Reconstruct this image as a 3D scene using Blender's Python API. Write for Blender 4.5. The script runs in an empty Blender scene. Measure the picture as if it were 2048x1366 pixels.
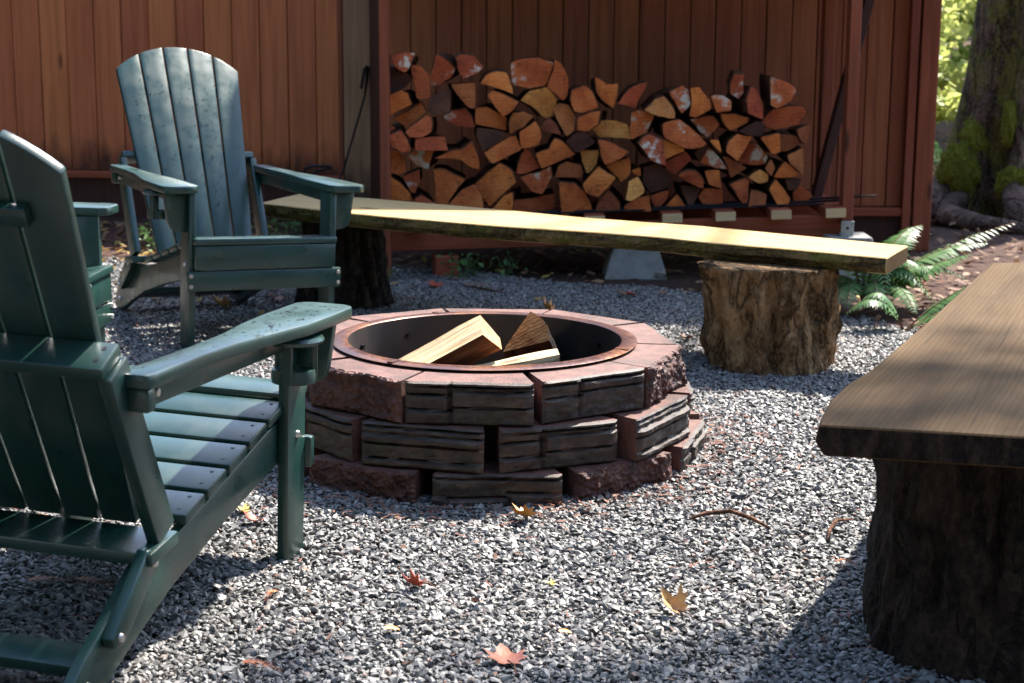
import bpy, bmesh, math, random
import numpy as np
from mathutils import Vector, Matrix, Euler, noise as mnoise

random.seed(11)
R = math.radians
SC = bpy.context.scene
COL = SC.collection

# ------------------------------------------------------------------ camera
CAM_H = 1.1287
cam_data = bpy.data.cameras.new('camera')
cam_data.lens = 59.98
cam_data.sensor_width = 36.0
cam_data.clip_start = 0.05
cam_data.clip_end = 400.0
cam_data.dof.use_dof = True
cam_data.dof.focus_distance = 3.75
cam_data.dof.aperture_fstop = 7.0
cam = bpy.data.objects.new('camera', cam_data)
cam.matrix_world = (Matrix.Translation((0, 0, CAM_H)) @ Matrix.Rotation(R(90) - 0.1952, 4, 'X')
                    @ Matrix.Rotation(0.0063, 4, 'Z'))
COL.objects.link(cam)
SC.camera = cam

# ------------------------------------------------------------------ sky, sun, exposure
SUN_EL = R(52.0)
SUN_AZ = math.atan2(0.60, 0.80)          # compass angle from +Y towards +X
world = bpy.data.worlds.new('World')
SC.world = world
world.use_nodes = True
wn = world.node_tree
wn.nodes.clear()
sky = wn.nodes.new('ShaderNodeTexSky')
sky.sky_type = 'NISHITA'
sky.sun_disc = False
sky.sun_elevation = SUN_EL
sky.sun_rotation = SUN_AZ
bg = wn.nodes.new('ShaderNodeBackground')
bg.inputs['Strength'].default_value = 0.15
wo = wn.nodes.new('ShaderNodeOutputWorld')
wn.links.new(sky.outputs[0], bg.inputs[0])
wn.links.new(bg.outputs[0], wo.inputs[0])

sun_data = bpy.data.lights.new('sun', 'SUN')
sun_data.energy = 5.0
sun_data.angle = R(1.2)
sun_data.color = (1.0, 0.945, 0.86)
sun = bpy.data.objects.new('sun', sun_data)
sdir = Vector((math.sin(SUN_AZ) * math.cos(SUN_EL), math.cos(SUN_AZ) * math.cos(SUN_EL), math.sin(SUN_EL)))
sun.rotation_euler = (-sdir).to_track_quat('-Z', 'Y').to_euler()
sun.location = (6, 4, 9)
COL.objects.link(sun)

SC.view_settings.view_transform = 'Standard'
SC.view_settings.look = 'None'
SC.view_settings.gamma = 1.0
SC.view_settings.use_curve_mapping = False
SC.view_settings.exposure = 1.7
SC.cycles.max_bounces = 6
SC.cycles.diffuse_bounces = 3
SC.cycles.glossy_bounces = 3
SC.cycles.transmission_bounces = 4
SC.cycles.transparent_max_bounces = 4
SC.cycles.caustics_reflective = False
SC.cycles.caustics_refractive = False
SC.cycles.sample_clamp_indirect = 6.0

# ------------------------------------------------------------------ helpers
def tag(o, label=None, cat=None, group=None, kind=None):
    if label: o['label'] = label
    if cat: o['category'] = cat
    if group: o['group'] = group
    if kind: o['kind'] = kind
    return o

def empty(name, loc=(0, 0, 0), rot=(0, 0, 0)):
    o = bpy.data.objects.new(name, None)
    o.empty_display_size = 0.1
    o.location = loc
    o.rotation_euler = rot
    COL.objects.link(o)
    return o

def link(name, me, parent=None, loc=None, rot=None):
    o = bpy.data.objects.new(name, me)
    COL.objects.link(o)
    if parent: o.parent = parent
    if loc: o.location = loc
    if rot: o.rotation_euler = rot
    return o

def copy_tree(o, parent=None):
    c = o.copy()
    COL.objects.link(c)
    c.parent = parent
    for ch in list(o.children):
        copy_tree(ch, c)
    return c

class MB:
    """collects faces, then builds one mesh object"""
    def __init__(s):
        s.v = []; s.f = []; s.m = []
    def add(s, vs, fs, mat=0):
        b = len(s.v)
        s.v += [tuple(v) for v in vs]
        for f in fs:
            s.f.append(tuple(b + i for i in f)); s.m.append(mat)
    def box(s, c, size, rot=None, mat=0):
        hx, hy, hz = size[0] / 2, size[1] / 2, size[2] / 2
        M = rot if rot else Matrix.Identity(3)
        c = Vector(c)
        vs = [c + M @ Vector((x * hx, y * hy, z * hz)) for x in (-1, 1) for y in (-1, 1) for z in (-1, 1)]
        s.add(vs, [(0, 1, 3, 2), (4, 6, 7, 5), (0, 4, 5, 1), (2, 3, 7, 6), (0, 2, 6, 4), (1, 5, 7, 3)], mat)
    def prism(s, lo, hi, mat=0, cap_mat=None):
        """two matching loops of points joined into a closed solid"""
        n = len(lo)
        b = len(s.v)
        s.v += [tuple(v) for v in lo] + [tuple(v) for v in hi]
        cm = mat if cap_mat is None else cap_mat
        s.f.append(tuple(b + i for i in reversed(range(n)))); s.m.append(cm)
        s.f.append(tuple(b + n + i for i in range(n))); s.m.append(cm)
        for i in range(n):
            j = (i + 1) % n
            s.f.append((b + i, b + j, b + n + j, b + n + i)); s.m.append(mat)
    def tube(s, pts, rads, seg=8, mat=0):
        pts = [Vector(p) for p in pts]
        if not hasattr(rads, '__len__'): rads = [rads] * len(pts)
        b = len(s.v)
        up = Vector((0.13, 0.31, 0.94)).normalized()
        for i, p in enumerate(pts):
            d = (pts[min(i + 1, len(pts) - 1)] - pts[max(i - 1, 0)]).normalized()
            a = d.cross(up)
            if a.length < 0.05: a = d.cross(Vector((1, 0, 0)))
            a.normalize(); c = d.cross(a)
            for k in range(seg):
                t = 2 * math.pi * k / seg
                s.v.append(tuple(p + (a * math.cos(t) + c * math.sin(t)) * rads[i]))
        for i in range(len(pts) - 1):
            for k in range(seg):
                k2 = (k + 1) % seg
                s.f.append((b + i * seg + k, b + i * seg + k2, b + (i + 1) * seg + k2, b + (i + 1) * seg + k)); s.m.append(mat)
        s.f.append(tuple(b + k for k in reversed(range(seg)))); s.m.append(mat)
        e = b + (len(pts) - 1) * seg
        s.f.append(tuple(e + k for k in range(seg))); s.m.append(mat)
    def lathe(s, prof, seg=24, c=(0, 0, 0), mat=0, close=False):
        b = len(s.v)
        for r, z in prof:
            for k in range(seg):
                t = 2 * math.pi * k / seg
                s.v.append((c[0] + r * math.cos(t), c[1] + r * math.sin(t), c[2] + z))
        n = len(prof)
        for i in range(n if close else n - 1):
            i2 = (i + 1) % n
            for k in range(seg):
                k2 = (k + 1) % seg
                s.f.append((b + i * seg + k, b + i * seg + k2, b + i2 * seg + k2, b + i2 * seg + k)); s.m.append(mat)
    def mesh(s, name, mats, bevel=0, seg=2, smooth=False, fix=True):
        me = bpy.data.meshes.new(name)
        me.from_pydata(s.v, [], s.f)
        me.polygons.foreach_set('material_index', s.m)
        for m in (mats if isinstance(mats, (list, tuple)) else [mats]):
            me.materials.append(m)
        if bevel or fix:
            bm = bmesh.new(); bm.from_mesh(me)
            if fix: bmesh.ops.recalc_face_normals(bm, faces=bm.faces)
            if bevel:
                ed = [e for e in bm.edges if len(e.link_faces) == 2 and e.calc_face_angle(0) > 0.5]
                bmesh.ops.bevel(bm, geom=ed, offset=bevel, segments=seg, profile=0.5, affect='EDGES', clamp_overlap=True)
            bm.to_mesh(me); bm.free()
        if smooth:
            me.polygons.foreach_set('use_smooth', [True] * len(me.polygons))
            if smooth != 'all':
                me.set_sharp_from_angle(angle=R(38))
        me.update()
        return me
    def build(s, name, mats, parent=None, loc=None, rot=None, **k):
        return link(name, s.mesh(name, mats, **k), parent, loc, rot)

# ------------------------------------------------------------------ materials
class NT:
    """small node-graph builder"""
    def __init__(s, name):
        s.mat = bpy.data.materials.new(name)
        s.mat.use_nodes = True
        s.t = s.mat.node_tree
        s.t.nodes.clear()
        s.out = s.t.nodes.new('ShaderNodeOutputMaterial')
        s.b = s.t.nodes.new('ShaderNodeBsdfPrincipled')
        s.t.links.new(s.b.outputs[0], s.out.inputs[0])
    def n(s, typ, **kw):
        x = s.t.nodes.new(typ)
        for k, v in kw.items(): setattr(x, k, v)
        return x
    def put(s, sock, val):
        if hasattr(val, 'is_output') or isinstance(val, bpy.types.NodeSocket): s.t.links.new(val, sock)
        else: sock.default_value = val
    def coord(s, scale=(1, 1, 1), kind='Object', rnd=False):
        tc = s.n('ShaderNodeTexCoord')
        mp = s.n('ShaderNodeMapping')
        s.t.links.new(tc.outputs[kind], mp.inputs['Vector'])
        mp.inputs['Scale'].default_value = scale
        if rnd:
            oi = s.n('ShaderNodeObjectInfo')
            ml = s.n('ShaderNodeVectorMath', operation='SCALE')
            cx = s.n('ShaderNodeCombineXYZ')
            s.t.links.new(oi.outputs['Random'], cx.inputs[0]); s.t.links.new(oi.outputs['Random'], cx.inputs[1]); s.t.links.new(oi.outputs['Random'], cx.inputs[2])
            s.t.links.new(cx.outputs[0], ml.inputs[0]); ml.inputs['Scale'].default_value = 37.0
            s.t.links.new(ml.outputs[0], mp.inputs['Location'])
        return mp.outputs[0]
    def noise(s, vec, scale=5, detail=4, rough=0.55, dist=0.0):
        x = s.n('ShaderNodeTexNoise')
        s.t.links.new(vec, x.inputs['Vector'])
        x.inputs['Scale'].default_value = scale; x.inputs['Detail'].default_value = detail
        x.inputs['Roughness'].default_value = rough; x.inputs['Distortion'].default_value = dist
        return x.outputs['Fac']
    def voro(s, vec, scale=5, feature='F1', out='Distance'):
        x = s.n('ShaderNodeTexVoronoi', feature=feature)
        s.t.links.new(vec, x.inputs['Vector']); x.inputs['Scale'].default_value = scale
        return x.outputs[out]
    def wave(s, vec, scale, dist=3, detail=3, kind='BANDS', direction='X'):
        x = s.n('ShaderNodeTexWave', wave_type=kind)
        if kind == 'BANDS': x.bands_direction = direction
        s.t.links.new(vec, x.inputs['Vector'])
        x.inputs['Scale'].default_value = scale; x.inputs['Distortion'].default_value = dist; x.inputs['Detail'].default_value = detail
        return x.outputs['Fac']
    def ramp(s, fac, stops, interp='LINEAR'):
        x = s.n('ShaderNodeValToRGB')
        x.color_ramp.interpolation = interp
        el = x.color_ramp.elements
        while len(el) < len(stops): el.new(0.5)
        for e, (p, c) in zip(el, stops):
            e.position = p
            e.color = (c, c, c, 1) if not hasattr(c, '__len__') else (*c, 1)
        s.put(x.inputs[0], fac)
        return x.outputs[0]
    def mix(s, fac, a, b, mode='MIX'):
        x = s.n('ShaderNodeMix', data_type='RGBA', blend_type=mode)
        s.put(x.inputs[0], fac)
        for sock, v in ((x.inputs[6], a), (x.inputs[7], b)):
            if hasattr(v, '__len__') and not isinstance(v, bpy.types.NodeSocket): v = (*v, 1)
            s.put(sock, v)
        return x.outputs[2]
    def math(s, op, a, b=0.5, c=0.0):
        x = s.n('ShaderNodeMath', operation=op)
        s.put(x.inputs[0], a); s.put(x.inputs[1], b)
        if op == 'MULTIPLY_ADD': s.put(x.inputs[2], c)
        return x.outputs[0]
    def rand(s):
        return s.n('ShaderNodeObjectInfo').outputs['Random']
    def hsv(s, col, h=0.5, sat=1.0, v=1.0):
        x = s.n('ShaderNodeHueSaturation')
        s.put(x.inputs['Hue'], h); s.put(x.inputs['Saturation'], sat); s.put(x.inputs['Value'], v)
        s.put(x.inputs['Color'], col)
        return x.outputs[0]
    def bump(s, h, strength=0.3, dist=0.01, prev=None):
        x = s.n('ShaderNodeBump')
        x.inputs['Strength'].default_value = strength; x.inputs['Distance'].default_value = dist
        s.put(x.inputs['Height'], h)
        if prev: s.t.links.new(prev, x.inputs['Normal'])
        return x.outputs[0]
    def done(s, col=None, rough=0.6, normal=None, metal=0.0, spec=0.5, coat=0.0, coat_rough=0.1):
        if col is not None:
            if hasattr(col, '__len__') and not isinstance(col, bpy.types.NodeSocket): col = (*col, 1)
            s.put(s.b.inputs['Base Color'], col)
        s.put(s.b.inputs['Roughness'], rough)
        s.put(s.b.inputs['Metallic'], metal)
        s.put(s.b.inputs['Specular IOR Level'], spec)
        s.put(s.b.inputs['Coat Weight'], coat)
        s.b.inputs['Coat Roughness'].default_value = coat_rough
        if normal: s.t.links.new(normal, s.b.inputs['Normal'])
        return s.mat
M = {}

def m_plastic():
    t = NT('green_poly_lumber')
    co = t.coord()
    n1 = t.noise(t.coord((6, 6, 6), rnd=True), 1.0, 4)
    n2 = t.noise(co, 260, 2)
    col = t.mix(t.ramp(n1, [(0.3, 0.0), (0.7, 1.0)]), (0.0055, 0.030, 0.0235), (0.0105, 0.047, 0.037))
    wet = t.noise(t.coord((14, 14, 14), rnd=True), 1.0, 5, 0.6)
    rough = t.ramp(wet, [(0.35, 0.26), (0.62, 0.42)])
    bp = t.bump(n2, 0.10, 0.002)
    M['plastic'] = t.done(col, rough, bp, spec=0.62, coat=0.2, coat_rough=0.28)
m_plastic()
M['screw_hole'] = NT('dark_screw_head').done((0.012, 0.013, 0.015), 0.5)
M['bolt'] = NT('stainless_bolt').done((0.62, 0.60, 0.56), 0.32, metal=0.9)

def m_drop():
    t = NT('water_bead')
    t.b.inputs['Transmission Weight'].default_value = 1.0
    t.b.inputs['IOR'].default_value = 1.33
    M['water'] = t.done((1, 1, 1), 0.02)
m_drop()

def m_cedar(name, a, b, c, dark_foot=None):
    """vertical cedar board: grain runs along local Z, tone differs from board to board"""
    t = NT(name)
    g = t.noise(t.coord((38, 38, 1.4), rnd=True), 1.0, 5, 0.6, 0.4)
    g2 = t.noise(t.coord((140, 140, 3.0), rnd=True), 1.0, 3)
    blot = t.noise(t.coord((5, 5, 1.6), rnd=True), 1.0, 4)
    col = t.ramp(g, [(0.25, a), (0.5, b), (0.78, c)])
    col = t.mix(t.ramp(g2, [(0.42, 0.0), (0.7, 0.35)]), col, a)
    col = t.mix(t.ramp(blot, [(0.45, 0.0), (0.75, 0.45)]), col, a)
    kn = t.voro(t.coord((7, 7, 1.6), rnd=True), 1.0)
    col = t.mix(t.ramp(kn, [(0.05, 0.85), (0.11, 0.0)]), col, (0.035, 0.012, 0.008))
    col = t.hsv(col, t.math('MULTIPLY_ADD', t.rand(), 0.010, 0.494), 1.0, t.math('MULTIPLY_ADD', t.rand(), 0.26, 0.87))
    rough = 0.6
    if dark_foot:
        # splash stain: rain-soaked feet of the boards, uneven height from board to board
        sx = t.n('ShaderNodeSeparateXYZ'); tc = t.n('ShaderNodeTexCoord'); t.t.links.new(tc.outputs['Object'], sx.inputs[0])
        edge = t.math('MULTIPLY_ADD', t.noise(t.coord((16, 16, 5), rnd=True), 1.0, 4), 0.34, -0.05)
        msk = t.math('SUBTRACT', edge, t.math('SUBTRACT', sx.outputs[2], dark_foot))
        msk = t.ramp(t.math('MULTIPLY_ADD', msk, 6.0, 0.25), [(0.0, 0.0), (1.0, 0.85)])
        col = t.mix(msk, col, (0.018, 0.007, 0.008))
    bp = t.bump(g2, 0.25, 0.003)
    M[name] = t.done(col, rough, bp, spec=0.3)
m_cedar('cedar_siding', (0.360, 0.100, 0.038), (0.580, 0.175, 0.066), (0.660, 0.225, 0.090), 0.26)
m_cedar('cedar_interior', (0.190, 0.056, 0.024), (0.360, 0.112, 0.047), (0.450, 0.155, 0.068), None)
m_cedar('cedar_frame', (0.150, 0.036, 0.018), (0.290, 0.076, 0.036), (0.370, 0.110, 0.052), None)
m_cedar('weathered_board', (0.220, 0.115, 0.066), (0.430, 0.240, 0.135), (0.560, 0.350, 0.200), 0.16)
m_cedar('dark_board', (0.030, 0.011, 0.010), (0.060, 0.022, 0.017), (0.085, 0.032, 0.022), None)

def m_beam(name, a, b, c):
    """timber whose grain runs along local X"""
    t = NT(name)
    g = t.noise(t.coord((1.3, 34, 34), rnd=True), 1.0, 5, 0.6, 0.4)
    g2 = t.noise(t.coord((3, 150, 150), rnd=True), 1.0, 3)
    col = t.ramp(g, [(0.25, a), (0.5, b), (0.78, c)])
    col = t.mix(t.ramp(g2, [(0.42, 0.0), (0.7, 0.4)]), col, a)
    M[name] = t.done(col, 0.6, t.bump(g2, 0.25, 0.003), spec=0.3)
m_beam('beam_red', (0.170, 0.038, 0.018), (0.330, 0.078, 0.036), (0.400, 0.110, 0.052))
m_beam('lumber_end', (0.42, 0.27, 0.13), (0.60, 0.42, 0.22), (0.68, 0.50, 0.30))

def m_log_end(name, a, b, c, fungus=0.0):
    """split end grain: faint rings, saw marks, checks; fungus gives white crusts"""
    t = NT(name)
    co = t.coord((1, 1, 1), rnd=True)
    big = t.noise(t.coord((9, 9, 9), rnd=True), 1.0, 5, 0.6)
    ring = t.wave(t.coord((1, 0.15, 1), rnd=True), 28, 4.0, 3, 'RINGS')
    fine = t.noise(co, 120, 3)
    col = t.ramp(big, [(0.28, a), (0.5, b), (0.72, c)])
    col = t.mix(t.ramp(ring, [(0.3, 0.0), (0.9, 0.22)]), col, a)
    col = t.mix(t.ramp(fine, [(0.45, 0.0), (0.75, 0.3)]), col, a)
    saw = t.noise(t.coord((14, 14, 260), rnd=True), 1.0, 2)
    col = t.mix(t.ramp(saw, [(0.5, 0.0), (0.75, 0.25)]), col, c)
    col = t.hsv(col, t.math('MULTIPLY_ADD', t.rand(), 0.014, 0.490), 1.0, t.math('MULTIPLY_ADD', t.rand(), 0.5, 0.72))
    ckr = t.math('ABSOLUTE', t.math('SUBTRACT', t.noise(t.coord((15, 15, 15), rnd=True), 1.0, 2, 0.5, 0.3), 0.5))
    col = t.mix(t.ramp(ckr, [(0.0, 0.6), (0.012, 0.0)]), col, (0.035, 0.012, 0.008))
    if fungus:
        f = t.noise(t.coord((26, 26, 26), rnd=True), 1.0, 6, 0.65, 0.6)
        f2 = t.noise(t.coord((7, 7, 7), rnd=True), 1.0, 2)
        fm = t.math('MULTIPLY', t.ramp(f, [(0.50, 0.0), (0.55, 1.0)]), t.ramp(f2, [(0.48, 0.0), (0.58, 1.0)]))
        col = t.mix(fm, col, (0.62, 0.54, 0.46))
    M[name] = t.done(col, 0.72, t.bump(t.math('ADD', fine, saw), 0.5, 0.004), spec=0.25)
m_log_end('end_orange', (0.330, 0.072, 0.018), (0.620, 0.170, 0.038), (0.730, 0.255, 0.068))
m_log_end('end_red', (0.250, 0.048, 0.018), (0.490, 0.106, 0.036), (0.610, 0.170, 0.060))
m_log_end('end_brown', (0.190, 0.054, 0.019), (0.390, 0.120, 0.038), (0.500, 0.180, 0.060))
m_log_end('end_dark', (0.040, 0.016, 0.012), (0.095, 0.036, 0.022), (0.150, 0.060, 0.034))
m_log_end('end_pale', (0.420, 0.140, 0.036), (0.680, 0.290, 0.080), (0.760, 0.390, 0.130))
m_log_end('end_fungus', (0.270, 0.058, 0.020), (0.530, 0.128, 0.040), (0.630, 0.195, 0.062), 1.0)

def m_split():
    t = NT('split_log_side')
    g = t.noise(t.coord((50, 2.2, 50), rnd=True), 1.0, 5, 0.6, 0.6)
    col = t.ramp(g, [(0.3, (0.040, 0.016, 0.011)), (0.55, (0.120, 0.046, 0.022)), (0.8, (0.210, 0.090, 0.040))])
    M['split_side'] = t.done(col, 0.8, t.bump(g, 0.7, 0.006), spec=0.2)
    t = NT('fresh_split_wood')
    g = t.noise(t.coord((2.4, 46, 46), rnd=True), 1.0, 6, 0.62, 0.8)
    g2 = t.noise(t.coord((5, 11, 11), rnd=True), 1.0, 4)
    col = t.ramp(g, [(0.30, (0.40, 0.20, 0.080)), (0.46, (0.70, 0.50, 0.28)), (0.75, (0.78, 0.62, 0.40))])
    col = t.mix(t.ramp(g2, [(0.60, 0.0), (0.70, 0.9)]), col, (0.20, 0.085, 0.04))
    M['fresh_split'] = t.done(col, 0.65, t.bump(g, 0.9, 0.006), spec=0.25)
    t = NT('fresh_log_heart')
    g = t.noise(t.coord((3, 40, 40), rnd=True), 1.0, 6, 0.62, 0.8)
    col = t.ramp(g, [(0.3, (0.055, 0.016, 0.009)), (0.5, (0.20, 0.066, 0.028)), (0.75, (0.33, 0.14, 0.062))])
    M['fresh_heart'] = t.done(col, 0.7, t.bump(g, 0.8, 0.006), spec=0.25)
    t = NT('fresh_cut_end')
    co = t.coord((1, 1, 1), rnd=True)
    g = t.wave(t.coord((60, 60, 60), rnd=True), 1.2, 7, 4)
    n = t.noise(co, 26, 5)
    col = t.ramp(n, [(0.3, (0.32, 0.135, 0.055)), (0.5, (0.56, 0.300, 0.130)), (0.72, (0.66, 0.40, 0.195))])
    col = t.mix(t.ramp(g, [(0.5, 0.0), (1.0, 0.45)]), col, (0.14, 0.05, 0.02))
    M['fresh_end'] = t.done(col, 0.7, t.bump(g, 0.5, 0.003), spec=0.25)
m_split()

def m_block():
    for nm, dark in (('block_red', 0), ('block_slate', 1), ('block_rough', 2)):
        t = NT(nm)
        n = t.noise(t.coord((22, 22, 22), rnd=True), 1.0, 6, 0.65)
        f = t.noise(t.coord((260, 260, 260)), 1.0, 3)
        if dark == 0:
            col = t.ramp(n, [(0.3, (0.065, 0.027, 0.020)), (0.52, (0.145, 0.060, 0.044)), (0.8, (0.225, 0.104, 0.080))])
            n3 = t.noise(t.coord((7, 7, 7), rnd=True), 1.0, 5, 0.6)
            col = t.mix(t.ramp(n3, [(0.50, 0.0), (0.68, 0.75)]), col, (0.055, 0.032, 0.025))
            bp = t.bump(f, 0.7, 0.004)
            rough = 0.62
        elif dark == 1:
            n2 = t.noise(t.coord((18, 18, 42), rnd=True), 1.0, 7, 0.7)
            col = t.ramp(n2, [(0.30, (0.016, 0.011, 0.010)), (0.50, (0.048, 0.032, 0.024)), (0.66, (0.100, 0.072, 0.050)), (0.85, (0.200, 0.155, 0.110))])
            col = t.mix(t.ramp(n, [(0.52, 0.0), (0.75, 0.6)]), col, (0.12, 0.046, 0.032))
            ms = t.noise(t.coord((9, 9, 9), rnd=True), 1.0, 5)
            col = t.mix(t.ramp(ms, [(0.60, 0.0), (0.72, 0.6)]), col, (0.060, 0.062, 0.018))
            bp = t.bump(t.math('ADD', n2, t.math('MULTIPLY', f, 0.4)), 0.6, 0.006)
            rough = 0.58
        else:
            col = t.ramp(n, [(0.3, (0.030, 0.011, 0.008)), (0.52, (0.110, 0.040, 0.028)), (0.8, (0.210, 0.090, 0.062))])
            c2 = t.voro(t.coord((1, 1, 1), rnd=True), 75)
            bp = t.bump(t.math('ADD', t.math('MULTIPLY', n, 2.0), c2), 1.0, 0.012)
            rough = 0.6
        M[nm] = t.done(col, rough, bp, spec=0.45)
m_block()

def m_rust():
    t = NT('rusted_steel')
    n = t.noise(t.coord((5, 5, 5)), 1.0, 6, 0.65)
    f = t.noise(t.coord((60, 60, 60)), 1.0, 4)
    col = t.ramp(n, [(0.32, (0.075, 0.034, 0.028)), (0.5, (0.115, 0.046, 0.032)), (0.62, (0.230, 0.085, 0.030)), (0.8, (0.085, 0.030, 0.018))])
    rough = t.ramp(f, [(0.3, 0.24), (0.7, 0.42)])
    M['rust'] = t.done(col, rough, t.bump(f, 0.15, 0.002), metal=0.45, spec=0.6)
    t = NT('sooty_steel')
    n = t.noise(t.coord((8, 8, 4)), 1.0, 5)
    col = t.ramp(n, [(0.35, (0.008, 0.007, 0.008)), (0.65, (0.032, 0.020, 0.017)), (0.85, (0.07, 0.035, 0.024))])
    M['soot'] = t.done(col, 0.65, t.bump(n, 0.2, 0.003), metal=0.2)
    M['iron'] = NT('black_iron').done((0.022, 0.020, 0.024), 0.42, metal=0.7)
    M['galv'] = NT('galvanised_steel').done((0.42, 0.44, 0.45), 0.45, metal=0.6)
    t = NT('ash_bed')
    n = t.noise(t.coord((30, 30, 30)), 1.0, 5)
    M['ash'] = t.done(t.ramp(n, [(0.35, (0.006, 0.006, 0.007)), (0.7, (0.045, 0.042, 0.042))]), 0.95, t.bump(n, 0.8, 0.02))
m_rust()

def m_plank(name, stops, gscale, edge, spec=0.1):
    t = NT(name)
    g = t.noise(t.coord(gscale), 1.0, 6, 0.6, 1.2)
    w = t.wave(t.coord((0.45, 6, 6)), 4.6, 7.0, 5, 'BANDS', 'Y')
    blot = t.noise(t.coord((3, 3, 3)), 1.0, 4)
    col = t.ramp(g, stops)
    col = t.mix(t.ramp(w, [(0.45, 0.0), (0.95, 0.42)]), col, stops[0][1])
    col = t.mix(t.ramp(blot, [(0.5, 0.0), (0.8, 0.35)]), col, edge)
    kn = t.voro(t.coord((2.3, 5.0, 5.0)), 1.0)
    col = t.mix(t.ramp(kn, [(0.05, 0.8), (0.12, 0.0)]), col, (0.10, 0.045, 0.020))
    fine = t.noise(t.coord((6, 190, 190)), 1.0, 4, 0.6)
    col = t.mix(t.ramp(fine, [(0.45, 0.0), (0.75, 0.28)]), col, stops[0][1])
    ck = t.noise(t.coord((1.7, 60, 60)), 1.0, 2)
    col = t.mix(t.ramp(ck, [(0.69, 0.0), (0.73, 0.85)]), col, (0.030, 0.018, 0.010))
    M[name] = t.done(col, t.ramp(blot, [(0.3, 0.6), (0.7, 0.78)]), t.bump(t.math('ADD', g, fine), 0.35, 0.003), spec=spec)
m_plank('plank_pale', [(0.25, (0.36, 0.22, 0.090)), (0.5, (0.52, 0.36, 0.165)), (0.8, (0.60, 0.44, 0.235))], (1.6, 40, 40), (0.54, 0.38, 0.14))
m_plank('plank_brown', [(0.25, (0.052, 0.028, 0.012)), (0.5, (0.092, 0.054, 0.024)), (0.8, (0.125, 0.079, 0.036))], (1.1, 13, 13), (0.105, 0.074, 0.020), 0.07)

def m_bark(name, stops, moss, moss_amt, sc=(30, 30, 5)):
    t = NT(name)
    g = t.noise(t.coord(sc, rnd=True), 1.0, 6, 0.65, 0.8)
    f = t.noise(t.coord((90, 90, 60)), 1.0, 4)
    blot = t.noise(t.coord((6, 6, 4), rnd=True), 1.0, 4)
    col = t.ramp(g, stops)
    col = t.mix(t.ramp(blot, [(0.50, 0.0), (0.75, 0.6)]), col, stops[0][1])
    ms = t.noise(t.coord((7, 7, 5), rnd=True), 1.0, 6, 0.62)
    col = t.mix(t.ramp(ms, [(1 - moss_amt, 0.0), (1 - moss_amt + 0.12, 0.9)]), col, moss)
    vc = t.math('ABSOLUTE', t.math('SUBTRACT', t.noise(t.coord((sc[0] * 0.55, sc[1] * 0.55, sc[2] * 0.45), rnd=True), 1.0, 5, 0.6, 0.5), 0.5))
    col = t.mix(t.ramp(vc, [(0.0, 0.85), (0.030, 0.0)]), col, stops[0][1])
    col = t.mix(t.ramp(f, [(0.50, 0.0), (0.70, 0.55)]), col, stops[2][1])
    col = t.mix(t.ramp(f, [(0.32, 0.5), (0.45, 0.0)]), col, stops[0][1])
    h = t.math('ADD', t.math('ADD', g, t.math('MULTIPLY', f, 0.5)), t.math('MULTIPLY', t.ramp(vc, [(0.0, 0.0), (0.05, 1.0)]), 0.6))
    M[name] = t.done(col, 0.85, t.bump(h, 1.0, 0.035), spec=0.2)
m_bark('stump_tan', [(0.30, (0.060, 0.030, 0.012)), (0.46, (0.270, 0.140, 0.060)), (0.68, (0.500, 0.300, 0.145))], (0.110, 0.080, 0.020), 0.33, (17, 17, 7))
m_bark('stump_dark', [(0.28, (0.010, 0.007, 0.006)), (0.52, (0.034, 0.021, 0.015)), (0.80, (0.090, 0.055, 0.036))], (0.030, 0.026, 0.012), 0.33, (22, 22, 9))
m_bark('plank_bark', [(0.30, (0.060, 0.036, 0.014)), (0.5, (0.200, 0.130, 0.045)), (0.75, (0.360, 0.250, 0.095))], (0.150, 0.135, 0.024), 0.50, (6, 40, 40))
m_bark('tree_bark', [(0.30, (0.026, 0.017, 0.011)), (0.5, (0.145, 0.092, 0.062)), (0.70, (0.300, 0.205, 0.140))], (0.170, 0.155, 0.024), 0.56, (16, 16, 4.5))
m_bark('root_bark', [(0.30, (0.070, 0.042, 0.032)), (0.5, (0.170, 0.105, 0.080)), (0.76, (0.290, 0.190, 0.148))], (0.110, 0.115, 0.022), 0.38, (8, 8, 8))
m_bark('twig_bark', [(0.30, (0.120, 0.050, 0.030)), (0.5, (0.26, 0.125, 0.075)), (0.76, (0.36, 0.20, 0.125))], (0.2, 0.1, 0.06), 0.30, (40, 40, 40))

def m_leaf(name, a, b, trans=0.35, rough=0.5):
    t = NT(name)
    n = t.noise(t.coord((0.9, 0.9, 0.9)), 1.0, 3)
    geo = t.n('ShaderNodeNewGeometry')
    rp = geo.outputs['Random Per Island']
    col = t.mix(t.math('MULTIPLY_ADD', rp, 0.7, t.math('MULTIPLY', n, 0.3)), a, b)
    tr = t.n('ShaderNodeBsdfTranslucent')
    t.t.links.new(col, tr.inputs[0])
    mx = t.n('ShaderNodeMixShader')
    mx.inputs[0].default_value = trans
    m = t.done(col, rough, spec=0.35)
    t.t.links.new(t.b.outputs[0], mx.inputs[1]); t.t.links.new(tr.outputs[0], mx.inputs[2])
    t.t.links.new(mx.outputs[0], t.out.inputs[0])
    M[name] = m
m_leaf('leaf_green', (0.26, 0.37, 0.075), (0.52, 0.60, 0.16), 0.62)
m_leaf('leaf_gold', (0.34, 0.42, 0.11), (0.60, 0.60, 0.22), 0.6)
m_leaf('leaf_dark', (0.030, 0.060, 0.018), (0.075, 0.12, 0.030), 0.30)
m_leaf('fern_green', (0.065, 0.150, 0.045), (0.155, 0.275, 0.095), 0.35, 0.42)
m_leaf('moss_green', (0.12, 0.14, 0.016), (0.34, 0.34, 0.045), 0.25, 0.9)
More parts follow.
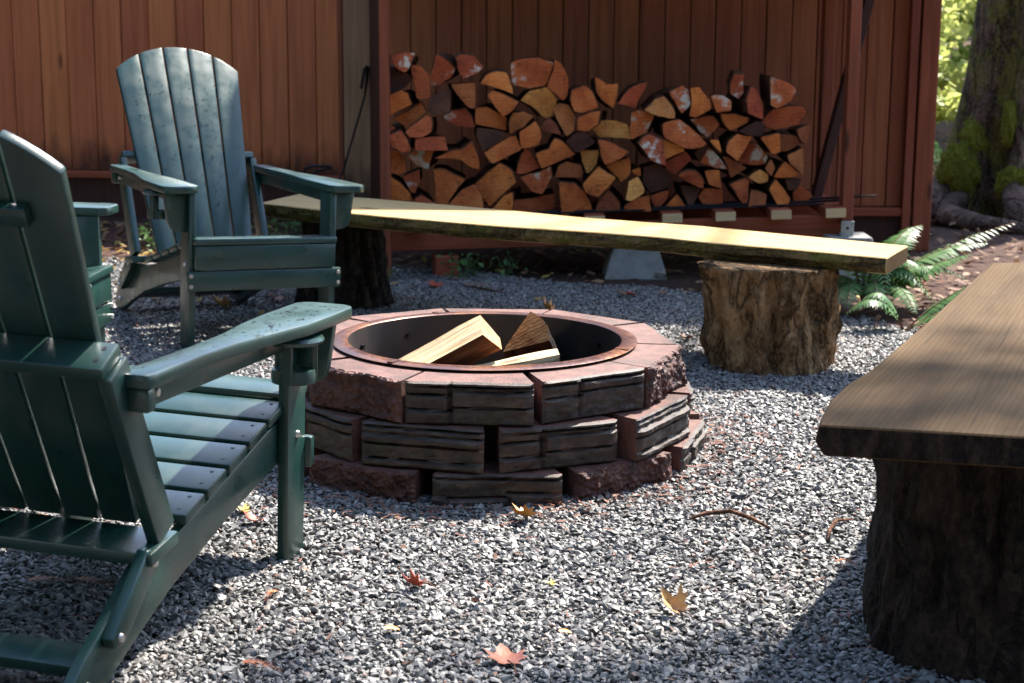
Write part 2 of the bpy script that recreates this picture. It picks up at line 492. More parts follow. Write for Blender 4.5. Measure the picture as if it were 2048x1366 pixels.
m_leaf('weed_green', (0.050, 0.120, 0.030), (0.120, 0.220, 0.060), 0.3)
m_leaf('litter_mix', (0.110, 0.050, 0.032), (0.300, 0.170, 0.095), 0.15, 0.7)
m_leaf('litter_gold', (0.36, 0.20, 0.050), (0.46, 0.36, 0.090), 0.25, 0.6)
m_leaf('needle_red', (0.120, 0.040, 0.024), (0.240, 0.085, 0.045), 0.1, 0.7)

def m_fallen(name, a, b):
    t = NT(name)
    n = t.noise(t.coord((30, 30, 30), rnd=True), 1.0, 4)
    f = t.noise(t.coord((120, 120, 120)), 1.0, 3)
    col = t.ramp(n, [(0.35, a), (0.65, b)])
    M[name] = t.done(col, 0.5, t.bump(f, 0.4, 0.002), spec=0.4)
m_fallen('leaf_orange', (0.42, 0.13, 0.020), (0.62, 0.29, 0.050))
m_fallen('leaf_rust', (0.24, 0.060, 0.032), (0.40, 0.15, 0.065))
m_fallen('leaf_tan', (0.40, 0.20, 0.070), (0.60, 0.38, 0.16))
m_fallen('leaf_red', (0.34, 0.040, 0.025), (0.50, 0.11, 0.055))
m_fallen('leaf_yellow', (0.50, 0.36, 0.050), (0.62, 0.48, 0.12))
m_fallen('cedar_sprig', (0.40, 0.105, 0.040), (0.56, 0.20, 0.075))

def m_ground():
    t = NT('forest_soil')
    co = t.coord((1, 1, 1))
    n = t.noise(co, 3.0, 6, 0.6)
    f = t.noise(co, 45, 5, 0.65)
    col = t.ramp(f, [(0.3, (0.026, 0.014, 0.012)), (0.5, (0.085, 0.046, 0.036)), (0.68, (0.165, 0.092, 0.068)), (0.85, (0.22, 0.13, 0.085))])
    col = t.mix(t.ramp(n, [(0.45, 0.0), (0.72, 0.6)]), col, (0.060, 0.040, 0.020))
    M['soil'] = t.done(col, 0.9, t.bump(f, 1.0, 0.03), spec=0.2)
    t = NT('dark_grit')
    co = t.coord((1, 1, 1))
    f = t.noise(co, 160, 4, 0.6)
    col = t.ramp(f, [(0.3, (0.020, 0.019, 0.022)), (0.7, (0.090, 0.088, 0.092))])
    M['grit'] = t.done(col, 0.85, t.bump(f, 1.0, 0.01), spec=0.3)
    t = NT('crushed_stone')
    r = t.rand()
    n = t.noise(t.coord((60, 60, 60)), 1.0, 4)
    col = t.ramp(r, [(0.0, (0.060, 0.056, 0.054)), (0.25, (0.105, 0.099, 0.094)), (0.52, (0.160, 0.152, 0.143)), (0.78, (0.228, 0.217, 0.203)),
                     (0.90, (0.33, 0.312, 0.288)), (0.935, (0.24, 0.15, 0.115)), (0.965, (0.100, 0.078, 0.066)), (1.0, (0.16, 0.168, 0.148))])
    col = t.mix(0.30, col, t.ramp(n, [(0.3, (0.08, 0.076, 0.071)), (0.7, (0.26, 0.248, 0.232))]))
    M['stone'] = t.done(col, 0.50, spec=0.5)
    t = NT('pier_concrete')
    n = t.noise(t.coord((20, 20, 20)), 1.0, 5)
    M['concrete'] = t.done(t.ramp(n, [(0.3, (0.19, 0.185, 0.17)), (0.7, (0.30, 0.295, 0.27))]), 0.85, t.bump(n, 0.3, 0.004))
m_ground()

# ------------------------------------------------------------------ the setting: ground and gravel
def inside(poly, x, y):
    c = False
    j = len(poly) - 1
    for i in range(len(poly)):
        xi, yi = poly[i]; xj, yj = poly[j]
        if (yi > y) != (yj > y) and x < (xj - xi) * (y - yi) / (yj - yi) + xi: c = not c
        j = i
    return c

PIT = (-0.070, 4.315)
GRAVEL_EDGE = [(-3.3, 1.4), (2.7, 1.4), (2.75, 2.6), (2.5, 3.8), (2.15, 4.7), (1.78, 5.4), (1.52, 5.85), (1.30, 6.2), (1.02, 6.40),
               (0.80, 6.60), (0.52, 6.86), (0.22, 7.00), (-0.10, 7.18), (-0.42, 7.36), (-0.8, 7.5), (-1.3, 7.62), (-1.9, 7.5), (-2.6, 7.2), (-3.3, 6.9)]

def ground_sheet():
    bm = bmesh.new()
    xs = sorted(set([-160, -80, -40, -20, -12] + list(np.arange(-8, 12.01, 0.5)) + [16, 22, 32, 48, 80, 160]))
    ys = sorted(set([-60, -20, -8] + list(np.arange(-3, 20.01, 0.5)) + [24, 30, 40, 60, 100, 220]))
    vs = {}
    for i, x in enumerate(xs):
        for j, y in enumerate(ys):
            z = -0.012
            far = max(0.0, y - 9.5) * 0.05 + max(0.0, x - 3.4) * 0.03
            k = min(1.0, max(0.0, (y - 7.6) / 2.0) + max(0.0, (x - 2.4) / 2.0))
            z += min(far, 3.5) + k * 0.05 * mnoise.noise(Vector((x * 0.7, y * 0.7, 0)))
            vs[i, j] = bm.verts.new((x, y, z))
    for i in range(len(xs) - 1):
        for j in range(len(ys) - 1):
            bm.faces.new((vs[i, j], vs[i + 1, j], vs[i + 1, j + 1], vs[i, j + 1]))
    me = bpy.data.meshes.new('ground'); bm.to_mesh(me); bm.free()
    me.materials.append(M['soil'])
    return tag(link('ground', me), 'brown forest soil around the gravel and under the trees', 'ground', kind='structure')
ground_sheet()

def gravel_bed():
    rng = random.Random(5)
    pts = []
    n = len(GRAVEL_EDGE)
    for i in range(n):
        a = Vector(GRAVEL_EDGE[i]); b = Vector(GRAVEL_EDGE[(i + 1) % n])
        k = max(1, int((b - a).length / 0.12))
        for q in range(k):
            p = a.lerp(b, q / k)
            pts.append((p.x + rng.uniform(-0.03, 0.03), p.y + rng.uniform(-0.03, 0.03), -0.006))
    me = bpy.data.meshes.new('gravel_bed')
    me.from_pydata(pts, [], [tuple(range(len(pts)))])
    me.materials.append(M['grit'])
    return tag(link('gravel_bed', me), 'dark grit bed that carries the crushed stone', 'gravel bed', kind='structure')
gravel_bed()

STUMPS = [(0.80, 5.35, 0.17), (-0.67, 6.47, 0.17), (0.905, 2.955, 0.24), (1.42, 4.15, 0.2)]

def gravel_points():
    rs = np.random.RandomState(3)
    sp = 0.0084
    gx, gy = np.meshgrid(np.arange(-3.2, 2.7, sp), np.arange(1.5, 7.62, sp))
    x = (gx + rs.uniform(-0.6, 0.6, gx.shape) * sp).ravel()
    y = (gy + rs.uniform(-0.6, 0.6, gy.shape) * sp).ravel()
    # only where a camera near the photographer could see
    keep = (np.abs(x) < 0.42 * y + 0.45)
    x, y = x[keep], y[keep]
    # ragged polygon test, vectorised
    ins = np.zeros(len(x), bool)
    ed = GRAVEL_EDGE; j = len(ed) - 1
    px = x + 0.05 * np.sin(9 * y + 3 * x); py = y + 0.07 * np.sin(7 * x) + rs.normal(0, 0.03, len(x))
    for i in range(len(ed)):
        xi, yi = ed[i]; xj, yj = ed[j]
        c = ((yi > py) != (yj > py)) & (px < (xj - xi) * (py - yi) / (yj - yi + 1e-12) + xi)
        ins ^= c; j = i
    ins &= np.hypot(x - PIT[0], y - PIT[1]) > 0.50
    for sx, sy, sr in STUMPS: ins &= np.hypot(x - sx, y - sy) > sr * 0.8
    # the stone thins out where the soil and litter take over at the far side
    thin = np.clip((py - 6.6) / 1.0, 0, 0.55) * (x < -0.3) + np.clip((0.06 - 0) * 0, 0, 1)
    ins &= rs.uniform(0, 1, len(x)) > thin
    x, y = x[ins], y[ins]
    z = rs.uniform(-0.004, 0.007, len(x)) + 0.006 * np.sin(3.1 * x + 1.3 * y) * np.sin(2.3 * y - 0.7 * x)
    return np.stack([x, y, z], 1)

def gravel():
    P = gravel_points()
    me = bpy.data.meshes.new('gravel')
    me.vertices.add(len(P))
    me.vertices.foreach_set('co', P.ravel().astype(np.float32))
    me.update()
    o = link('gravel', me)
    g = bpy.data.node_groups.new('scatter_stone', 'GeometryNodeTree')
    g.interface.new_socket('Geometry', in_out='INPUT', socket_type='NodeSocketGeometry')
    g.interface.new_socket('Geometry', in_out='OUTPUT', socket_type='NodeSocketGeometry')
    N = g.nodes.new; L = g.links.new
    gi = N('NodeGroupInput'); go = N('NodeGroupOutput')
    jn = N('GeometryNodeJoinGeometry')
    for i in range(7):
        ic = N('GeometryNodeMeshIcoSphere'); ic.inputs['Radius'].default_value = 1.0; ic.inputs['Subdivisions'].default_value = 1
        rv = N('FunctionNodeRandomValue'); rv.data_type = 'FLOAT_VECTOR'
        rv.inputs[0].default_value = (-0.42, -0.42, -0.42); rv.inputs[1].default_value = (0.42, 0.42, 0.42)
        rv.inputs['Seed'].default_value = 40 + i * 7
        sp = N('GeometryNodeSetPosition')
        L(ic.outputs[0], sp.inputs[0]); L(rv.outputs[0], sp.inputs['Offset'])
        sm = N('GeometryNodeSetMaterial'); sm.inputs['Material'].default_value = M['stone']
        L(sp.outputs[0], sm.inputs[0])
        ti = N('GeometryNodeGeometryToInstance'); L(sm.outputs[0], ti.inputs[0])
        L(ti.outputs[0], jn.inputs[0])
    ip = N('GeometryNodeInstanceOnPoints')
    L(gi.outputs[0], ip.inputs['Points']); L(jn.outputs[0], ip.inputs['Instance'])
    ip.inputs['Pick Instance'].default_value = True
    ri = N('FunctionNodeRandomValue'); ri.data_type = 'INT'; ri.inputs[4].default_value = 0; ri.inputs[5].default_value = 6; ri.inputs['Seed'].default_value = 2
    L(ri.outputs[2], ip.inputs['Instance Index'])
    rr = N('FunctionNodeRandomValue'); rr.data_type = 'FLOAT_VECTOR'
    rr.inputs[0].default_value = (-0.65, -0.65, 0.0); rr.inputs[1].default_value = (0.65, 0.65, 6.283); rr.inputs['Seed'].default_value = 9
    L(rr.outputs[0], ip.inputs['Rotation'])
    sc = N('FunctionNodeRandomValue'); sc.data_type = 'FLOAT_VECTOR'
    sc.inputs[0].default_value = (0.0038, 0.0029, 0.0020); sc.inputs[1].default_value = (0.0110, 0.0077, 0.0050); sc.inputs['Seed'].default_value = 21
    sv = N('FunctionNodeRandomValue'); sv.data_type = 'FLOAT'; sv.inputs[2].default_value = 0.0; sv.inputs[3].default_value = 1.0; sv.inputs['Seed'].default_value = 33
    pw = N('ShaderNodeMath'); pw.operation = 'POWER'; pw.inputs[1].default_value = 1.7; L(sv.outputs[1], pw.inputs[0])
    ma = N('ShaderNodeMath'); ma.operation = 'MULTIPLY_ADD'; ma.inputs[1].default_value = 0.85; ma.inputs[2].default_value = 0.62; L(pw.outputs[0], ma.inputs[0])
    vm = N('ShaderNodeVectorMath'); vm.operation = 'SCALE'; L(sc.outputs[0], vm.inputs[0]); L(ma.outputs[0], vm.inputs['Scale'])
    L(vm.outputs[0], ip.inputs['Scale'])
    L(ip.outputs[0], go.inputs[0])
    md = o.modifiers.new('scatter', 'NODES'); md.node_group = g
    return tag(o, 'grey crushed stone chips covering the yard around the fire pit', 'gravel', kind='stuff')
gravel()

def rot_to(n):
    return Vector(n).to_track_quat('Z', 'Y').to_matrix()

def scatter_leaves(name, mat, spots, size, label, seed, lift=0.004):
    rng = random.Random(seed)
    mb = MB()
    for (x, y, z) in spots:
        s = rng.uniform(*size)
        m = Euler((rng.uniform(-0.45, 0.45), rng.uniform(-0.45, 0.45), rng.uniform(0, 6.3))).to_matrix()
        c = Vector((x, y, z + lift + s * 0.12))
        w = s * rng.uniform(0.35, 0.6); b = s * rng.uniform(-0.25, 0.35)
        vs = [(-s / 2, 0, 0), (-s * 0.1, -w / 2, b * 0.4), (s / 2, 0, b), (-s * 0.1, w / 2, b * 0.4)]
        mb.add([c + m @ Vector(v) for v in vs], [(0, 1, 2), (0, 2, 3)])
    return tag(mb.build(name, mat, fix=False), label, 'leaf litter', kind='stuff')

def litter():
    rng = random.Random(8)
    A, B, C = [], [], []
    for _ in range(5200):                       # forest floor on the right and behind the shed
        x = rng.uniform(1.2, 6.5); y = rng.uniform(5.2, 13.0)
        if inside(GRAVEL_EDGE, x, y): continue
        if x < 2.05 and y > 7.6: continue
        far = max(0.0, y - 9.5) * 0.05 + max(0.0, x - 3.4) * 0.03
        A.append((x, y, far - 0.005))
    for _ in range(2000):                       # strip between gravel and shed
        x = rng.uniform(-3.2, 1.9); y = rng.uniform(6.3, 8.8)
        if inside(GRAVEL_EDGE, x, y) and rng.random() > 0.06: continue
        if x > -0.6 and y > 8.0: continue
        (A if rng.random() > 0.15 else B).append((x, y, 0.0))
    for _ in range(460):                        # yellow and brown leaves behind the far chair
        x = rng.gauss(-1.75, 0.55); y = rng.gauss(7.6, 0.6)
        if y > 8.8: continue
        B.append((x, y, 0.002))
    for _ in range(2600):                       # needles and crumbs on the stone, thickest at the pit and bench feet
        k = rng.random()
        if k < 0.42:
            a = rng.uniform(0, 6.3); r = 0.57 + abs(rng.gauss(0, 0.10))
            x, y = PIT[0] + r * math.cos(a), PIT[1] + r * math.sin(a)
        elif k < 0.58:
            sx, sy, sr = rng.choice(STUMPS); a = rng.uniform(0, 6.3); r = sr + abs(rng.gauss(0.03, 0.08))
            x, y = sx + r * math.cos(a), sy + r * math.sin(a)
        elif k < 0.70:
            x, y = rng.gauss(-1.0, 0.35), rng.gauss(6.0, 0.45)
        else:
            x, y = rng.uniform(-2.2, 1.6), rng.uniform(2.4, 7.2)
        C.append((x, y, 0.004))
    scatter_leaves('leaf_litter', M['litter_mix'], A, (0.025, 0.085), 'brown dead leaves and bark crumbs on the forest soil', 1)
    scatter_leaves('golden_litter', M['litter_gold'], B, (0.02, 0.06), 'yellow and tan leaves strewn behind the far chair', 2)
    D = []
    for _ in range(70):
        x, y = rng.uniform(-1.6, 1.3), rng.uniform(2.5, 6.9)
        for q in range(rng.randrange(2, 10)): D.append((x + rng.gauss(0, 0.07), y + rng.gauss(0, 0.07), 0.006))
    D = [d for d in D if math.hypot(d[0] - PIT[0], d[1] - PIT[1]) > 0.58]
    scatter_leaves('leaf_scraps', M['litter_mix'], D, (0.007, 0.024), 'small brown leaf scraps caught between the stones', 6)
    # needles: thin slivers
    rng = random.Random(4); mb = MB()
    for (x, y, z) in C:
        s = rng.uniform(0.008, 0.034); m = Euler((rng.uniform(-0.2, 0.2), rng.uniform(-0.25, 0.25), rng.uniform(0, 6.3))).to_matrix()
        w = rng.uniform(0.001, 0.0028)
        c = Vector((x, y, z + rng.uniform(0.004, 0.010)))
        mb.add([c + m @ Vector(v) for v in ((-s / 2, -w, 0), (s / 2, -w * 0.4, 0), (s / 2, w * 0.4, 0.001), (-s / 2, w, 0.001))], [(0, 1, 2, 3)])
    tag(mb.build('needle_debris', M['needle_red'], fix=False), 'red brown needles and bark slivers scattered over the stone', 'debris', kind='stuff')
litter()

# ------------------------------------------------------------------ cedar fence on the left
def board_mesh(w, t, z0, z1, mat, bev=0.003):
    mb = MB(); mb.box((0, 0, (z0 + z1) / 2), (w, t, z1 - z0))
    return mb.mesh('board', mat, bevel=bev, seg=1)

def cedar_fence():
    root = empty('cedar_fence', (-0.872, 8.90, 0), (0, 0, R(-6.5)))
    tag(root, 'red cedar board fence at the left behind the green chairs', 'fence')
    rng = random.Random(3)
    bw = 0.1475
    me = board_mesh(bw - 0.004, 0.022, 0.252, 1.52, M['cedar_siding'])
    for i in range(21):
        link('board', me, root, (-bw * (i + 0.5), rng.uniform(-0.003, 0.003), 0))
    L = bw * 21
    mb = MB(); mb.box((-L / 2, -0.022, 0.232), (L, 0.055, 0.036)); mb.build('sill', M['beam_red'], root, bevel=0.004)
    mb = MB(); mb.box((-L / 2, 0.012, 0.105), (L, 0.03, 0.216)); mb.build('kick_board', M['dark_board'], root, bevel=0.004)
    mb = MB(); mb.box((-L / 2, 0.042, 0.80), (L, 0.04, 0.09)); mb.build('back_rail', M['cedar_frame'], root, bevel=0.004)
    mb = MB(); mb.box((-L / 2, 0.0165, 0.86), (L, 0.006, 1.26)); mb.build('light_stop_panel', M['dark_board'], root)  # panel added to stop light leaking through the board gaps
    mb = MB(); mb.box((-L / 2, 0.0, 1.54), (L + 0.02, 0.11, 0.036)); mb.build('cap_rail', M['cedar_frame'], root, bevel=0.004)
    mb = MB(); mb.box((0.074, -0.014, 0.80), (0.146, 0.05, 1.60)); c = mb.build('end_board', M['weathered_board'], root, bevel=0.004)
    tag(c, 'weathered grey brown end board')
    mb = MB(); mb.box((-0.014, -0.030, 0.80), (0.026, 0.030, 1.44)); mb.build('trim', M['cedar_frame'], root, bevel=0.003)
cedar_fence()

# ------------------------------------------------------------------ wood shed
def wood_shed():
    root = empty('wood_shed', (0, 8.10, 0))
    tag(root, 'open fronted cedar shed sheltering the stacked firewood', 'shed')
    rng = random.Random(9)
    bw = 0.1185
    x0 = -0.60
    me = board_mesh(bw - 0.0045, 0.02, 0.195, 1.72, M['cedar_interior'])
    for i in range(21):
        link('board', me, root, (x0 + bw * (i + 0.5), rng.uniform(-0.004, 0.004), 0))
    L = bw * 21
    mb = MB(); mb.box((x0 + L / 2, 0.05, 0.86), (L, 0.05, 1.70)); mb.build('backing_wall', M['dark_board'], root)
    mb = MB(); mb.box((x0 + L / 2, -0.025, 0.173), (L, 0.05, 0.04)); mb.build('sill', M['beam_red'], root, bevel=0.004)
    mb = MB(); mb.box((x0 + L / 2, 0.003, 0.078), (L, 0.03, 0.15)); mb.build('kick_board', M['dark_board'], root, bevel=0.004)
    mb = MB(); mb.box((1.935, 0.0, 0.86), (0.085, 0.13, 1.74)); mb.build('corner_post', M['cedar_frame'], root, bevel=0.004)
    mb = MB(); mb.box((1.862, -0.035, 0.87), (0.04, 0.05, 1.70)); mb.build('corner_trim', M['cedar_frame'], root, bevel=0.003)
    # front posts
    for x, y, w, z0 in ((-0.530, -1.0, 0.040, 0.0), (1.395, -0.98, 0.045, 0.235)):
        mb = MB(); mb.box((x, y, (1.50 + z0) / 2), (w, 0.085, 1.50 - z0)); mb.build('post', M['cedar_frame'], root, bevel=0.004)
    # inner stud and diagonal brace behind the end of the stack
    mb = MB(); mb.box((1.405, -0.35, 0.86), (0.05, 0.09, 1.55)); mb.build('stud', M['cedar_frame'], root, bevel=0.004)
    a, b = Vector((1.33, -0.62, 0.30)), Vector((1.605, -0.60, 1.50))
    m = (b - a).to_track_quat('Z', 'Y').to_matrix()
    mb = MB(); mb.box((a + b) / 2, (0.06, 0.04, (b - a).length), m); mb.build('brace', M['dark_board'], root, bevel=0.003)
    # return wall on the left, between the two buildings
    for k in range(5):
        mb = MB(); mb.box((-0.618 - 0.0235 * (k + 0.5), 0.02 + 0.155 * (k + 0.5), 0.86), (0.02, 0.152, 1.7), Matrix.Rotation(0.150, 3, 'Z')); mb.build('board', M['dark_board'], root, bevel=0.003)
    # roof and rafters
    rf = [(-0.70, -1.14, 1.52), (2.10, -1.14, 1.52), (2.10, 0.30, 1.78), (-0.70, 0.30, 1.78)]
    mb = MB(); mb.prism(rf, [(x, y, z + 0.04) for x, y, z in rf]); mb.build('roof', M['dark_board'], root)
    for k in range(5):
        x = -0.6 + 0.63 * k
        mb = MB(); mb.prism([(x, -1.10, 1.452), (x + 0.04, -1.10, 1.452), (x + 0.04, 0.05, 1.660), (x, 0.05, 1.660)],
                            [(x, -1.10, 1.522), (x + 0.04, -1.10, 1.522), (x + 0.04, 0.05, 1.730), (x, 0.05, 1.730)])
        mb.build('rafter', M['cedar_frame'], root)
    return root
wood_shed()

# ------------------------------------------------------------------ firewood rack: beam, joists, rods
def rack():
    root = empty('firewood_rack', (0, 7.10, 0))
    tag(root, 'low red timber rack on joists carrying the firewood stack', 'rack')
    ang = 0.038
    def zt(x): return 0.150 + (x + 0.5) * ang
    m = Matrix.Rotation(-ang, 3, 'Y')
    mb = MB(); mb.box((0, 0, 0), (1.95, 0.05, 0.095)); o = mb.build('beam', M['beam_red'], root, (0.44, 0.06, zt(0.44)), (0, -ang, 0), bevel=0.004)
    mb = MB(); mb.box((0, 0, 0), (1.95, 0.05, 0.095)); o = mb.build('beam', M['beam_red'], root, (0.44, 0.55, zt(0.44)), (0, -ang, 0), bevel=0.004)
    mj = MB(); mj.box((0, 0.32, 0), (0.085, 0.74, 0.040), mat=0)
    me = mj.mesh('joist', [M['beam_red'], M['lumber_end']], bevel=0.003)
    for p in me.polygons:
        if p.normal.y < -0.9: p.material_index = 1
    for x in (-0.41, -0.02, 0.34, 0.66, 0.88, 1.11, 1.335):
        link('joist', me, root, (x, -0.03, zt(x) + 0.0485 + 0.0215), (0, -ang, 0))
    for k in range(5):
        y = 0.0 + 0.028 * k
        x1 = 1.30 + 0.06 * k
        xa = -0.3 + 0.15 * k
        mb = MB(); mb.tube([(xa, y, zt(xa) + 0.096), (x1, y + 0.03 * (k % 2), zt(x1) + 0.100 + 0.004 * k)], 0.0045, 6)
        mb.build('iron_rod', M['iron'], root)
rack()

def pier(x, y, w, h, label):
    mb = MB()
    b = w / 2; t = w * 0.36
    mb.prism([(-b, -b, 0), (b, -b, 0), (b, b, 0), (-b, b, 0)], [(-t, -t, h), (t, -t, h), (t, t, h), (-t, t, h)])
    o = mb.build('pier_block', M['concrete'], None, (x, y, -0.012), bevel=0.008)
    return tag(o, label, 'pier block', 'concrete piers under the rack')
pier(0.522, 7.245, 0.27, 0.128, 'tapered grey concrete pier block under the middle of the firewood rack')
pier(1.40, 7.12, 0.26, 0.20, 'grey concrete pier block behind the bench end, under the metal post bracket')

def bracket():
    root = empty('post_bracket', (1.395, 7.07, 0.186))
    tag(root, 'small galvanised post bracket with a centre hole beside the bench end', 'bracket')
    mb = MB(); mb.box((0, 0, 0.032), (0.054, 0.006, 0.066)); mb.build('plate', M['galv'], root, bevel=0.002)
    mb = MB(); mb.box((0, 0.10, 0.032), (0.054, 0.006, 0.066)); mb.build('plate', M['galv'], root, bevel=0.002)
    mb = MB(); mb.box((0, 0.05, 0.006), (0.054, 0.094, 0.006)); mb.build('seat_plate', M['galv'], root)
    mb = MB(); mb.tube([(0, -0.002, 0.036), (0, -0.007, 0.036)], 0.006, 10); mb.build('bolt', M['screw_hole'], root)
    for dx, dz in ((-0.018, 0.052), (0.018, 0.052), (-0.018, 0.014), (0.018, 0.014)):
        mb = MB(); mb.tube([(dx, -0.002, dz), (dx, -0.005, dz)], 0.0025, 8); mb.build('nail', M['iron'], root)
bracket()

mb = MB(); mb.box((0, 0, 0.047), (0.100, 0.09, 0.094))
tag(mb.build('timber_block', M['beam_red'], None, (-0.285, 7.16, -0.008), (0, 0, R(12)), bevel=0.004), 'short red timber block standing under the left of the rack', 'timber block')

